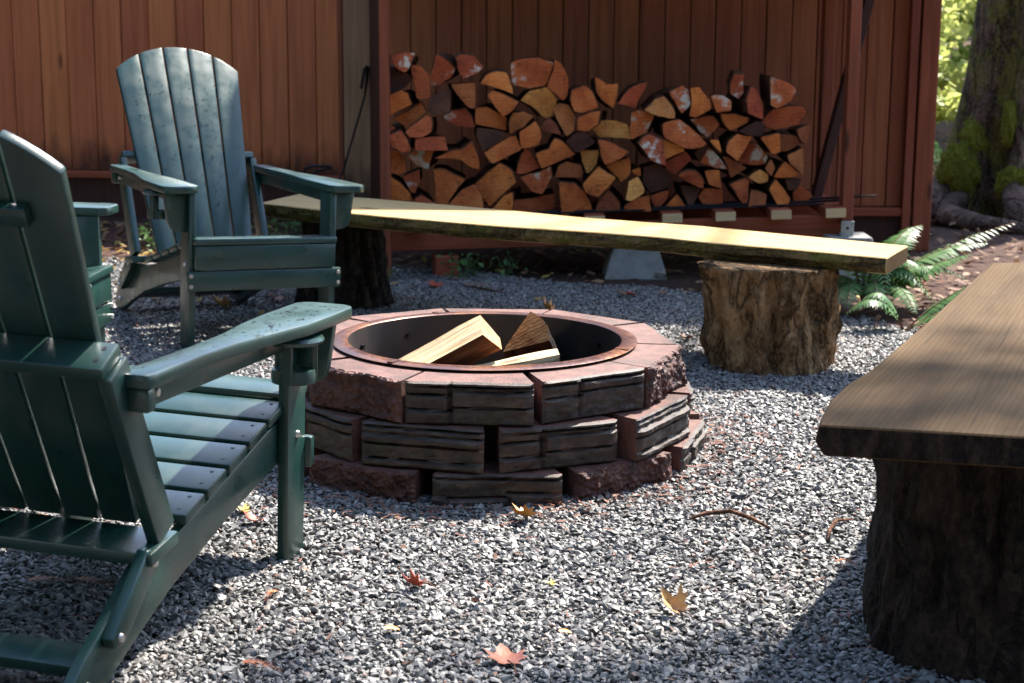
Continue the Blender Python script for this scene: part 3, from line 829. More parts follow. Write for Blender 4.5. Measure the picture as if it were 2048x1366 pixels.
# ------------------------------------------------------------------ the stacked firewood: every log a thing
LOGS=[
("w",(-0.506,0.918,-0.458,0.934,-0.404,0.928,-0.423,0.89,-0.446,0.852,-0.487,0.877)),
("d",(-0.519,0.868,-0.484,0.868,-0.423,0.827,-0.449,0.789,-0.507,0.76,-0.52,0.77)),
("r",(-0.424,0.875,-0.385,0.872,-0.353,0.834,-0.349,0.746,-0.402,0.745,-0.414,0.815)),
("w",(-0.341,0.796,-0.344,0.84,-0.321,0.922,-0.296,0.913,-0.264,0.888,-0.242,0.863,-0.264,0.828,-0.306,0.803)),
("w",(-0.239,0.913,-0.22,0.926,-0.162,0.92,-0.121,0.873,-0.156,0.848,-0.207,0.829,-0.229,0.866)),
("o",(-0.137,0.807,-0.114,0.842,-0.073,0.858,-0.028,0.852,-0.012,0.811,-0.006,0.767,-0.073,0.792)),
("w",(-0.006,0.89,0.041,0.906,0.098,0.909,0.162,0.891,0.134,0.806,0.068,0.789,-0.003,0.805,-0.009,0.849)),
("o",(0.168,0.903,0.197,0.885,0.223,0.831,0.221,0.762,0.205,0.743,0.141,0.796,0.166,0.862)),
("o",(-0.52,0.748,-0.465,0.775,-0.44,0.764,-0.423,0.72,-0.517,0.675)),
("d",(-0.354,0.704,-0.341,0.746,-0.296,0.774,-0.261,0.775,-0.267,0.683,-0.328,0.679)),
("b",(-0.255,0.8,-0.162,0.807,-0.161,0.706,-0.187,0.71,-0.239,0.772)),
("o",(-0.108,0.757,-0.089,0.778,-0.041,0.765,0.02,0.732,-0.005,0.7,-0.043,0.675,-0.072,0.709)),
("p",(0.033,0.734,0.068,0.772,0.138,0.788,0.178,0.736,0.158,0.673,0.133,0.663,0.1,0.695,0.049,0.727)),
("b",(0.167,0.704,0.19,0.724,0.228,0.718,0.258,0.667,0.249,0.616,0.223,0.593,0.197,0.635)),
("o",(-0.498,0.662,-0.443,0.688,-0.392,0.72,-0.382,0.723,-0.363,0.683,-0.444,0.624)),
("r",(-0.444,0.61,-0.412,0.639,-0.36,0.676,-0.338,0.67,-0.338,0.612,-0.38,0.586,-0.428,0.589)),
("w",(-0.296,0.667,-0.258,0.692,-0.2,0.703,-0.175,0.671,-0.162,0.626,-0.239,0.632)),
("o",(-0.155,0.702,-0.111,0.706,-0.031,0.662,-0.033,0.613,-0.155,0.638)),
("b",(-0.018,0.652,-0.002,0.688,0.043,0.694,0.085,0.672,0.043,0.629,-0.011,0.602)),
("o",(0.027,0.607,0.091,0.652,0.117,0.59,0.102,0.557,0.034,0.541)),
("b",(0.111,0.621,0.149,0.666,0.178,0.641,0.197,0.6)),
("o",(0.234,0.749,0.24,0.781,0.291,0.803,0.323,0.781,0.348,0.715,0.286,0.693,0.254,0.699)),
("o",(0.338,0.835,0.386,0.807,0.434,0.811,0.414,0.709,0.375,0.737,0.342,0.775)),
("o",(0.264,0.67,0.312,0.693,0.359,0.699,0.351,0.648,0.313,0.619,0.268,0.622)),
("r",(-0.519,0.635,-0.489,0.618,-0.518,0.602)),
("r",(-0.518,0.592,-0.466,0.613,-0.441,0.586,-0.426,0.535,-0.454,0.522,-0.502,0.55)),
("r",(-0.402,0.577,-0.287,0.587,-0.274,0.533,-0.403,0.532)),
("d",(-0.149,0.619,-0.136,0.62,-0.04,0.606,-0.046,0.579,-0.126,0.53,-0.146,0.575)),
("o",(-0.117,0.521,-0.011,0.586,0.008,0.589,0.03,0.535,-0.084,0.478)),
("o",(-0.518,0.525,-0.493,0.525,-0.461,0.49,-0.45,0.438,-0.484,0.424,-0.516,0.438)),
("w",(-0.448,0.493,-0.422,0.519,-0.335,0.523,-0.358,0.449,-0.387,0.455)),
("o",(-0.322,0.497,-0.258,0.53,-0.213,0.536,-0.171,0.569,-0.145,0.505,-0.145,0.453,-0.187,0.469,-0.219,0.495)),
("r",(0.016,0.435,0.022,0.48,0.05,0.541,0.076,0.519,0.112,0.458,0.051,0.434)),
("o",(0.094,0.519,0.147,0.539,0.172,0.584,0.217,0.561,0.256,0.517,0.122,0.461)),
("d",(0.223,0.571,0.255,0.603,0.294,0.609,0.339,0.569,0.263,0.526)),
("p",(0.282,0.527,0.359,0.53,0.347,0.469,0.312,0.434,0.292,0.482)),
("b",(0.177,0.42,0.193,0.468,0.225,0.483,0.283,0.469,0.29,0.417)),
("o",(0.193,0.401,0.258,0.395,0.304,0.356,0.331,0.282,0.208,0.265,0.199,0.326)),
("o",(0.293,0.392,0.354,0.465,0.425,0.421,0.355,0.343,0.307,0.361)),
("o",(-0.516,0.419,-0.471,0.39,-0.434,0.348,-0.427,0.316,-0.513,0.319)),
("w",(-0.461,0.414,-0.393,0.445,-0.39,0.397,-0.413,0.348,-0.429,0.355)),
("o",(-0.332,0.446,-0.284,0.449,-0.2,0.408,-0.235,0.369,-0.278,0.304,-0.323,0.313)),
("r",(-0.407,0.329,-0.381,0.342,-0.326,0.309,-0.407,0.309)),
("o",(-0.265,0.304,-0.213,0.363,-0.161,0.387,-0.132,0.34,-0.126,0.282)),
("o",(-0.155,0.389,-0.11,0.434,-0.058,0.476,-0.007,0.448,0.013,0.399,-0.032,0.362,-0.096,0.3,-0.122,0.334)),
("w",(0.029,0.416,0.109,0.439,0.157,0.462,0.164,0.423,0.123,0.348,0.084,0.358)),
("o",(-0.09,0.282,-0.038,0.341,-0.003,0.356,-0.003,0.273)),
("o",(0.007,0.317,0.084,0.324,0.171,0.342,0.175,0.294,0.153,0.264,0.01,0.27)),
("r",(0.436,0.73,0.48,0.79,0.549,0.815,0.517,0.748,0.506,0.712)),
("p",(0.54,0.703,0.584,0.749,0.62,0.761,0.658,0.719,0.665,0.672,0.616,0.678)),
("w",(0.643,0.776,0.698,0.804,0.725,0.786,0.732,0.726,0.698,0.692,0.67,0.737)),
("o",(0.73,0.791,0.765,0.795,0.809,0.744,0.813,0.708,0.756,0.677,0.731,0.683,0.738,0.744)),
("w",(0.818,0.761,0.87,0.761,0.904,0.739,0.904,0.702,0.847,0.693)),
("w",(0.899,0.805,0.916,0.85,0.958,0.847,0.957,0.775,0.94,0.75,0.906,0.769)),
("r",(0.964,0.745,0.984,0.802,1.012,0.788,1.035,0.727,1.034,0.67,0.975,0.694)),
("w",(1.061,0.842,1.135,0.818,1.167,0.789,1.144,0.746,1.09,0.716,1.068,0.728,1.06,0.794)),
("r",(1.041,0.649,1.085,0.702,1.145,0.719,1.212,0.715,1.225,0.692,1.196,0.644,1.094,0.622)),
("b",(1.182,0.622,1.227,0.647,1.239,0.638,1.218,0.568,1.2,0.577)),
("w",(0.491,0.688,0.524,0.701,0.589,0.676,0.557,0.609,0.498,0.58,0.487,0.609)),
("w",(0.623,0.646,0.69,0.662,0.727,0.635,0.799,0.568,0.778,0.553,0.717,0.548,0.63,0.592)),
("w",(0.74,0.659,0.775,0.668,0.836,0.675,0.864,0.636,0.814,0.587,0.783,0.611)),
("o",(0.867,0.684,0.927,0.686,0.985,0.669,0.977,0.648,0.911,0.616,0.879,0.648)),
("d",(0.938,0.617,1.007,0.658,1.035,0.648,1.03,0.603,1.003,0.6)),
("o",(1.026,0.593,1.101,0.61,1.108,0.534,1.076,0.526)),
("b",(1.111,0.6,1.18,0.595,1.198,0.565,1.152,0.535,1.116,0.531)),
("b",(1.145,0.516,1.209,0.548,1.211,0.438,1.155,0.486)),
("o",(1.093,0.425,1.135,0.49,1.197,0.438,1.162,0.425)),
("w",(0.52,0.567,0.557,0.605,0.618,0.584,0.625,0.525,0.632,0.477,0.571,0.5)),
("o",(0.625,0.578,0.71,0.545,0.713,0.531,0.634,0.498)),
("r",(0.638,0.481,0.721,0.526,0.744,0.497,0.683,0.431,0.647,0.451)),
("d",(0.762,0.519,0.79,0.555,0.82,0.558,0.814,0.539,0.787,0.49)),
("w",(0.787,0.483,0.824,0.543,0.902,0.453,0.848,0.462)),
("o",(0.815,0.579,0.849,0.583,0.863,0.533,0.839,0.55)),
("o",(0.887,0.532,0.894,0.574,0.929,0.604,0.99,0.593,0.933,0.497)),
("w",(0.943,0.493,0.986,0.566,1.029,0.556,1.072,0.506,1.056,0.477,0.982,0.476)),
("b",(0.879,0.507,0.902,0.504,0.979,0.46,0.917,0.421,0.903,0.465)),
("p",(0.985,0.424,1.032,0.456,1.068,0.436,1.065,0.406,1.028,0.4)),
("b",(1.075,0.502,1.092,0.466,1.079,0.431,1.052,0.461)),
("o",(0.393,0.461,0.488,0.498,0.49,0.432,0.457,0.399)),
("p",(0.472,0.333,0.484,0.406,0.518,0.425,0.545,0.377,0.543,0.359,0.495,0.329)),
("o",(0.498,0.446,0.534,0.459,0.538,0.422,0.518,0.427)),
("d",(0.552,0.457,0.609,0.474,0.664,0.415,0.659,0.379,0.581,0.354,0.55,0.4)),
("o",(0.688,0.431,0.726,0.454,0.763,0.451,0.799,0.409,0.795,0.377,0.733,0.403)),
("o",(0.807,0.445,0.867,0.448,0.877,0.377,0.826,0.391)),
("o",(0.47,0.303,0.52,0.339,0.567,0.348,0.575,0.285,0.473,0.279)),
("r",(0.579,0.339,0.653,0.364,0.648,0.328,0.605,0.283)),
("o",(0.639,0.291,0.688,0.349,0.729,0.29)),
("d",(0.71,0.383,0.788,0.371,0.751,0.29,0.73,0.323)),
("o",(0.785,0.335,0.808,0.368,0.883,0.366,0.885,0.31,0.847,0.305,0.825,0.288)),
("r",(0.91,0.392,0.978,0.418,0.993,0.409,0.989,0.343,0.982,0.304,0.95,0.336)),
("b",(0.996,0.372,1.059,0.354,1.055,0.306,0.986,0.302)),
("o",(1.073,0.374,1.098,0.416,1.158,0.338,1.147,0.311,1.111,0.308,1.091,0.344)),
("o",(1.181,0.356,1.209,0.389,1.262,0.345,1.24,0.312,1.192,0.308)),
("d",(1.143,0.412,1.21,0.417,1.195,0.37,1.159,0.37)),
("p",(0.328,0.622,0.367,0.652,0.427,0.652,0.471,0.64,0.496,0.578,0.425,0.584,0.362,0.585)),
("o",(0.352,0.579,0.414,0.567,0.48,0.53,0.447,0.505,0.385,0.477,0.369,0.512)),
("b",(0.35,0.281,0.368,0.33,0.401,0.364,0.446,0.316,0.447,0.282))]

TONE = {'w': ('end_fungus', 'white-crusted'), 'd': ('end_dark', 'dark'), 'r': ('end_red', 'reddish'), 'o': ('end_orange', 'orange'),
        'b': ('end_brown', 'brown'), 'p': ('end_pale', 'pale')}
ORD = ['first', 'second', 'third', 'fourth', 'fifth', 'sixth', 'seventh', 'eighth', 'ninth', 'tenth', 'eleventh', 'twelfth', 'thirteenth',
       'fourteenth', 'fifteenth', 'sixteenth', 'seventeenth', 'eighteenth', 'nineteenth', 'twentieth', 'twenty-first', 'twenty-second']
LAYER = ['bottom', 'second', 'third', 'fourth', 'fifth', 'top']

def firewood():
    rng = random.Random(21)
    items = []
    for tone, fl in LOGS:
        P = [(fl[i], fl[i + 1]) for i in range(0, len(fl), 2)]
        _x = sum(p[0] for p in P) / len(P); _z = sum(p[1] for p in P) / len(P)
        P = [(_x + (a - _x) * 1.07, _z + (b - _z) * 1.07) for a, b in P]
        cx = sum(p[0] for p in P) / len(P); cz = sum(p[1] for p in P) / len(P)
        items.append([tone, P, cx, cz])
    for it in items:
        base = 0.27 + (it[2] + 0.5) * 0.02
        top = 0.93 if it[2] < 0.25 else 0.80
        it.append(min(5, max(0, int((it[3] - base) / (top - base) * 6))))
    counts = {}
    for it in sorted(items, key=lambda q: q[2]):
        tone, P, cx, cz, lay = it
        k = counts.get(lay, 0); counts[lay] = k + 1
        em, word = TONE[tone]
        n = len(P)
        area = abs(sum(P[i][0] * P[(i + 1) % n][1] - P[(i + 1) % n][0] * P[i][1] for i in range(n)) / 2)
        shape = 'wedge' if n <= 4 else ('half-round' if n >= 7 else 'chunk')
        big = 'large ' if area > 0.0095 else ('small ' if area < 0.0030 else '')
        L = rng.uniform(0.38, 0.46); dy = rng.uniform(-0.055, 0.045); sx_, sz_ = rng.uniform(-0.05, 0.05), rng.uniform(-0.035, 0.0)
        ta, tb = rng.uniform(-0.18, 0.18), rng.uniform(-0.15, 0.15)
        sh = rng.uniform(0.94, 1.0)
        # chaikin-cut corners so that no outline is a clean polygon
        Q = []
        for i in range(n):
            a, b = Vector(P[i]), Vector(P[(i + 1) % n])
            l = (b - a).length
            c = min(0.10, 0.0040 / max(l, 1e-6))
            Q.append(a.lerp(b, c)); 
            mid = a.lerp(b, 0.5); nrm = Vector((b.y - a.y, a.x - b.x)).normalized()
            if l > 0.045: Q.append(mid + nrm * rng.uniform(-0.0035, 0.0025))
            Q.append(a.lerp(b, 1 - c))
        lo = [(q.x - cx, ta * (q.x - cx) + tb * (q.y - cz) + rng.uniform(-0.0015, 0.0015), q.y - cz) for q in Q]
        mid = [((q.x - cx) * 1.0, 0.05, (q.y - cz) * 1.0) for q in Q]
        hi = [((q.x - cx) * sh + sx_, L, (q.y - cz) * sh + sz_) for q in Q]
        mb = MB()
        nq = len(lo); b0 = 0
        rim = n >= 6 and rng.random() < 0.8
        def inset(v):
            d = math.hypot(v[0], v[2]); k = max(0.0, 1 - (0.0050 if v[2] > -0.3 * d else 0.0006) / max(d, 1e-5)) if rim else 0.985
            return (v[0] * k, v[1] - 0.0012, v[2] * k)
        mb.v = [tuple(v) for v in lo] + [inset(v) for v in lo] + [(0.0, -0.002, 0.0)] + [tuple(v) for v in hi]
        for i in range(nq):
            j = (i + 1) % nq
            mb.f.append((i, j, nq + j, nq + i)); mb.m.append(1)
            mb.f.append((nq + i, nq + j, 2 * nq)); mb.m.append(0)
            mb.f.append((i, 2 * nq + 1 + i, 2 * nq + 1 + j, j)); mb.m.append(1)
        mb.f.append(tuple(2 * nq + 1 + i for i in range(nq))); mb.m.append(1)
        o = mb.build('firewood_log', [M[em], M['split_side']], None, (cx, 7.15 + dy, cz))
        tag(o, '%s %s%s of firewood, %s from left in the stack\'s %s layer' % (word, big, shape, ORD[min(k, 21)], LAYER[lay]),
            'firewood', 'firewood stacked in the shed')
firewood()

# ------------------------------------------------------------------ green folding armchairs
def chair_parts(root):
    """chair faces +Y locally, x to the sitter's right"""
    pl = M['plastic']
    def part(name, mb, bevel=0.004, parent=root, mats=None, **k):
        return mb.build(name, mats or pl, parent, bevel=bevel, smooth=True, **k)
    # back slats, fanned
    lean = Vector((0, -0.520, 1.0)).normalized()
    nrm = Vector((0, lean.z, -lean.y))                       # towards the sitter
    p0 = Vector((0, -0.245, 0.235))
    def bk(x, s, d): return p0 + lean * s + Vector((x, 0, 0)) + nrm * d
    def topz(x):                                             # arched head
        return 0.9655 - 1.28 * x * x - 4.6 * x ** 4
    gap = 0.0065
    for i in range(5):
        tb = [-0.182 + 0.0728 * q for q in (i, i + 1)]
        tt = [-0.2365 + 0.0946 * q for q in (i, i + 1)]
        loop = []
        xb0, xb1 = tb[0] + gap / 2, tb[1] - gap / 2
        xt0, xt1 = tt[0] + gap / 2, tt[1] - gap / 2
        loop.append((xb0, 0.0)); loop.append((xb1, 0.0))
        for q in range(6):
            x = xt1 + (xt0 - xt1) * q / 5
            s = (topz(x) - p0.z) / lean.z
            loop.append((x, s))
        mb = MB()
        mb.prism([bk(x, s, -0.010) for x, s in loop], [bk(x, s, 0.010) for x, s in loop])
        for s in (0.415,):                                   # screw heads at the back rail
            xm = (xb0 + xb1) / 2 + ((xt0 + xt1) / 2 - (xb0 + xb1) / 2) * s / 0.81
            mb2 = MB()
        sl = part('back_slat', mb, 0.0035)
        xm = (xb0 + xb1) / 2 * 0.5 + (xt0 + xt1) / 2 * 0.5
        c = bk(xm, 0.42, 0.0)
        ms = MB(); ms.tube([c + nrm * 0.008, c + nrm * 0.0108], 0.0034, 8); ms.build('screw', M['screw_hole'], sl)
    # upper batten, middle rail and lower rail behind the slats
    q = lean.to_track_quat('Z', 'Y').to_matrix()
    rx = Matrix((Vector((1, 0, 0)), nrm, lean)).transposed()
    mb = MB(); mb.box(bk(0, 0.655, -0.0205), (0.33, 0.020, 0.034), rx); part('back_batten', mb)
    mb = MB(); mb.box(bk(0, 0.40, -0.0455), (0.50, 0.070, 0.024), rx); rail = part('back_rail', mb)
    for sx in (-1, 1):
        for dd in (-0.028, -0.058):
            c = bk(sx * 0.232, 0.40, dd)
            ms = MB(); ms.tube([c + lean * 0.011, c + lean * 0.0128], 0.0045, 8); ms.build('screw', M['screw_hole'], rail)
    mb = MB(); mb.box((0, -0.315, 0.214), (0.53, 0.105, 0.024), Matrix.Rotation(0.12, 3, 'X')); part('seat_rail', mb)
    for sx in (-1, 1):
        # uprights between seat rail and back rail
        a = bk(sx * 0.246, 0.02, -0.040); b = bk(sx * 0.246, 0.386, -0.046)
        m = Matrix((Vector((1, 0, 0)), nrm, lean)).transposed()
        mb = MB(); mb.box((a + b) / 2, (0.024, 0.066, (b - a).length), m); part('upright', mb)
        # stringer: long side board from front leg to the rear foot
        prof = [(0.338, 0.320), (0.20, 0.298), (0.05, 0.262), (-0.10, 0.226), (-0.235, 0.198), (-0.335, 0.198), (-0.38, 0.176), (-0.46, 0.128),
                (-0.535, 0.090), (-0.582, 0.055), (-0.592, 0.016), (-0.576, 0.0), (-0.512, 0.0), (-0.39, 0.052), (-0.23, 0.110), (0.0, 0.168), (0.20, 0.208), (0.338, 0.230)]
        x1, x2 = sx * 0.2115, sx * 0.2335
        mb = MB(); mb.prism([(x1, y, z) for y, z in prof], [(x2, y, z) for y, z in prof]); st = part('stringer', mb)
        for (y, z) in ((-0.530, 0.043),):
            mbb = MB(); mbb.tube([(sx * 0.233, y, z), (sx * 0.2375, y, z)], [0.0078, 0.0062], 10); mbb.build('bolt', M['bolt'], st, smooth=True)
        # folding link outside the stringer
        prof = [(-0.335, 0.222), (-0.318, 0.206), (-0.326, 0.180), (-0.446, 0.088), (-0.474, 0.088), (-0.488, 0.110), (-0.362, 0.224)]
        x1, x2 = sx * 0.2340, sx * 0.2570
        mb = MB(); mb.prism([(x1, y, z) for y, z in prof], [(x2, y, z) for y, z in prof]); lk = part('folding_link', mb)
        for (y, z) in ((-0.340, 0.196), (-0.461, 0.105)):
            mbb = MB(); mbb.tube([(sx * 0.2565, y, z), (sx * 0.2615, y, z)], [0.0085, 0.0068], 10); mbb.build('bolt', M['bolt'], lk, smooth=True)
        # front leg
        mb = MB(); mb.box((sx * 0.2460, 0.292, 0.2525), (0.0235, 0.092, 0.515)); lg = part('front_leg', mb)
        mbb = MB(); mbb.tube([(sx * 0.2575, 0.294, 0.272), (sx * 0.2625, 0.294, 0.272)], [0.0085, 0.0068], 10); mbb.build('bolt', M['bolt'], lg, smooth=True)
        # gusset under the arm, standing out from the leg
        pr = [(0.2580, 0.5075), (0.334, 0.5075), (0.322, 0.415), (0.312, 0.392), (0.292, 0.382), (0.2580, 0.378)]
        mb = MB(); mb.prism([(sx * x, 0.290, z) for x, z in pr], [(sx * x, 0.313, z) for x, z in pr]); part('arm_gusset', mb)
        # under-arm rail
        mb = MB(); mb.prism([(sx * 0.2585, -0.40, 0.482), (sx * 0.2585, 0.244, 0.468), (sx * 0.2585, 0.244, 0.509), (sx * 0.2585, -0.40, 0.527)],
                            [(sx * 0.2800, -0.40, 0.482), (sx * 0.2800, 0.244, 0.468), (sx * 0.2800, 0.244, 0.509), (sx * 0.2800, -0.40, 0.527)]); ar = part('arm_rail', mb)
        mbb = MB(); mbb.tube([(sx * 0.2795, -0.375, 0.503), (sx * 0.2845, -0.375, 0.503)], [0.0085, 0.0068], 10); mbb.build('bolt', M['bolt'], ar, smooth=True)
        mb = MB(); mb.box((sx * 0.2700, -0.418, 0.500), (0.052, 0.030, 0.042)); part('arm_block', mb, 0.008)
        # armrest: narrow at the back, wide rounded paddle at the front
        out = [(0.240, -0.442), (0.296, -0.442), (0.303, -0.420), (0.301, -0.24), (0.309, -0.11), (0.330, 0.02), (0.348, 0.12), (0.353, 0.24), (0.354, 0.338),
               (0.347, 0.360), (0.329, 0.371), (0.262, 0.371), (0.241, 0.362), (0.228, 0.340), (0.2265, 0.18), (0.231, 0.07), (0.243, -0.04), (0.246, -0.18), (0.243, -0.34)]
        za = lambda y: 0.5225 - 0.0136 * (y - 0.37) 
        mb = MB(); mb.prism([(sx * x, y, za(y) - 0.0125) for x, y in out], [(sx * x, y, za(y) + 0.0125) for x, y in out]); part('armrest', mb, 0.005)
    # seat slats
    sz = lambda y: 0.326 + 0.243 * (y - 0.18)
    tl = math.atan(0.243)
    for i in range(6):
        yr = 0.274 - 0.0935 * i
        yc = yr + 0.0415
        if i == 0: continue
        mb = MB(); mb.box((0, yc, sz(yc) - 0.009), (0.490, 0.083, 0.021), Matrix.Rotation(tl, 3, 'X')); sl = part('seat_slat', mb, 0.0045)
        for sx in (-1, 1):
            for dy in (-0.022, 0.022):
                c = Vector((sx * 0.222, yc + dy, sz(yc + dy) + 0.0015))
                ms = MB(); ms.tube([c - Vector((0, 0, 0.002)), c + Vector((0, -0.0001, 0.0006))], 0.0042, 8); ms.build('screw', M['screw_hole'], sl)
    mb = MB(); mb.box((0, 0.322, 0.351), (0.496, 0.104, 0.022), Matrix.Rotation(0.05, 3, 'X')); part('front_slat', mb, 0.005)
    mb = MB(); mb.box((0, 0.3555, 0.300), (0.490, 0.022, 0.080)); ap = part('apron', mb, 0.0045)
    for sx in (-1, 1):
        for dz in (0.278, 0.322):
            ms = MB(); ms.tube([(sx * 0.236, 0.3655, dz), (sx * 0.236, 0.3675, dz)], 0.0028, 8); ms.build('screw', M['screw_hole'], ap)
    mb = MB(); mb.box((0, 0.3500, 0.2235), (0.540, 0.021, 0.066)); fr = part('front_rail', mb, 0.005)
    for sx in (-1, 1):
        for dz in (0.207, 0.242):
            mbb = MB(); mbb.tube([(sx * 0.258, 0.3595, dz), (sx * 0.258, 0.3650, dz)], [0.0080, 0.0062], 10); mbb.build('bolt', M['bolt'], fr, smooth=True)
    mb = MB(); mb.box((0, -0.485, 0.066), (0.422, 0.056, 0.026), Matrix.Rotation(0.42, 3, 'X')); part('rear_stretcher', mb)
    # cup holder hung below the sitter's right arm
    ch = MB()
    ch.lathe([(0.012, -0.007), (0.058, -0.007), (0.062, 0.0), (0.058, 0.007), (0.012, 0.007)], 22, (0.298, 0.165, 0.498))
    cup = ch.build('cup_holder', pl, root, smooth=True)
    mb = MB(); mb.lathe([(0.030, -0.013), (0.042, -0.013), (0.044, 0.0), (0.042, 0.013), (0.030, 0.013)], 22, (0.300, 0.165, 0.425), close=True); mb.build('holder_ring', pl, cup, smooth=True)
    for a in (0.6, 2.7, 4.8):
        c = Vector((0.300 + 0.040 * math.cos(a), 0.165 + 0.040 * math.sin(a), 0.455))
        mb = MB(); mb.box(c, (0.012, 0.020, 0.085), Matrix.Rotation(a, 3, 'Z')); mb.build('holder_strap', pl, cup, bevel=0.003)

CH_GROUP = 'green armchairs around the fire pit'
chairA = empty('armchair', (-0.7708, 3.1666, 0.002), (-0.0083, 0.0286, -0.2635))
tag(chairA, 'dark green slatted armchair in the left foreground, seen from behind', 'chair', CH_GROUP)
chair_parts(chairA)
chairB = copy_tree(chairA)
chairB.name = 'armchair'
chairB.location = (-1.572, 4.780, 0.0); chairB.rotation_euler = (0, 0, R(-94))
chairB['label'] = 'green armchair mostly hidden behind the nearest chair back, one arm tip showing'
chairF = copy_tree(chairA)
chairF.name = 'armchair'
chairF.location = (-0.9995, 5.904, 0.0); chairF.rotation_euler = (0.0096, -0.0416, -2.6354)
chairF['label'] = 'green armchair facing the pit by the cedar fence, rain beads on its back'

def rain_beads(chair, zones, seed):
    """small water domes lying on a chair's surfaces"""
    rng = random.Random(seed)
    mb = MB()
    for (o, u, v, n, cnt, rmin, rmax, bias) in zones:
        o, u, v, n = Vector(o), Vector(u), Vector(v), Vector(n).normalized()
        for _ in range(cnt):
            a, b = rng.random(), rng.random() ** bias
            c = o + u * a + v * b
            r = rng.uniform(rmin, rmax) * (1.0 if rng.random() > 0.06 else 1.7)
            t1 = u.normalized(); t2 = n.cross(t1)
            st = rng.uniform(1.0, 1.3)
            ring = [c + (t1 * math.cos(k * 1.0472) + t2 * math.sin(k * 1.0472) * st) * r - n * 0.0003 for k in range(6)]
            ring2 = [c + (t1 * math.cos(k * 1.0472) + t2 * math.sin(k * 1.0472) * st) * r * 0.66 + n * r * 0.36 for k in range(6)]
            vs = ring + ring2 + [c + n * r * 0.5]
            fs = [(k, (k + 1) % 6, 6 + (k + 1) % 6, 6 + k) for k in range(6)] + [(6 + k, 6 + (k + 1) % 6, 12) for k in range(6)]
            mb.add(vs, fs)
    o = mb.build('water_beads', M['water'], chair, smooth='all', fix=False)
    o['kind'] = 'stuff'
_l = Vector((0, -0.520, 1.0)).normalized(); _n = Vector((0, _l.z, -_l.y)); _p = Vector((0, -0.245, 0.235))
rain_beads(chairF, [(_p + _n * 0.0105 + Vector((-0.20, 0, 0)) + _l * 0.10, (0.40, 0, 0), _l * 0.60, _n, 330, 0.0010, 0.0026, 1.4),
                    (_p + _n * 0.0105 + Vector((-0.20, 0, 0)) + _l * 0.05, (0.17, 0, 0), _l * 0.58, _n, 230, 0.0012, 0.0030, 1.2),
                    ((-0.24, 0.3667, 0.266), (0.48, 0, 0), (0, 0, 0.075), (0, 1, 0), 60, 0.001, 0.002, 1),
                    ((-0.24, 0.28, 0.3602), (0.48, 0, 0), (0, 0.08, 0.004), (0, 0, 1), 130, 0.001, 0.0022, 1)], 3)
rain_beads(chairA, [((0.245, -0.06, 0.5411), (0.085, 0, 0), (0, 0.39, -0.0053), (0, 0, 1), 90, 0.0012, 0.0036, 0.8),
                    ((0.25, -0.42, 0.5460), (0.04, 0, 0), (0, 0.36, -0.0049), (0, 0, 1), 26, 0.001, 0.0026, 1)], 5)

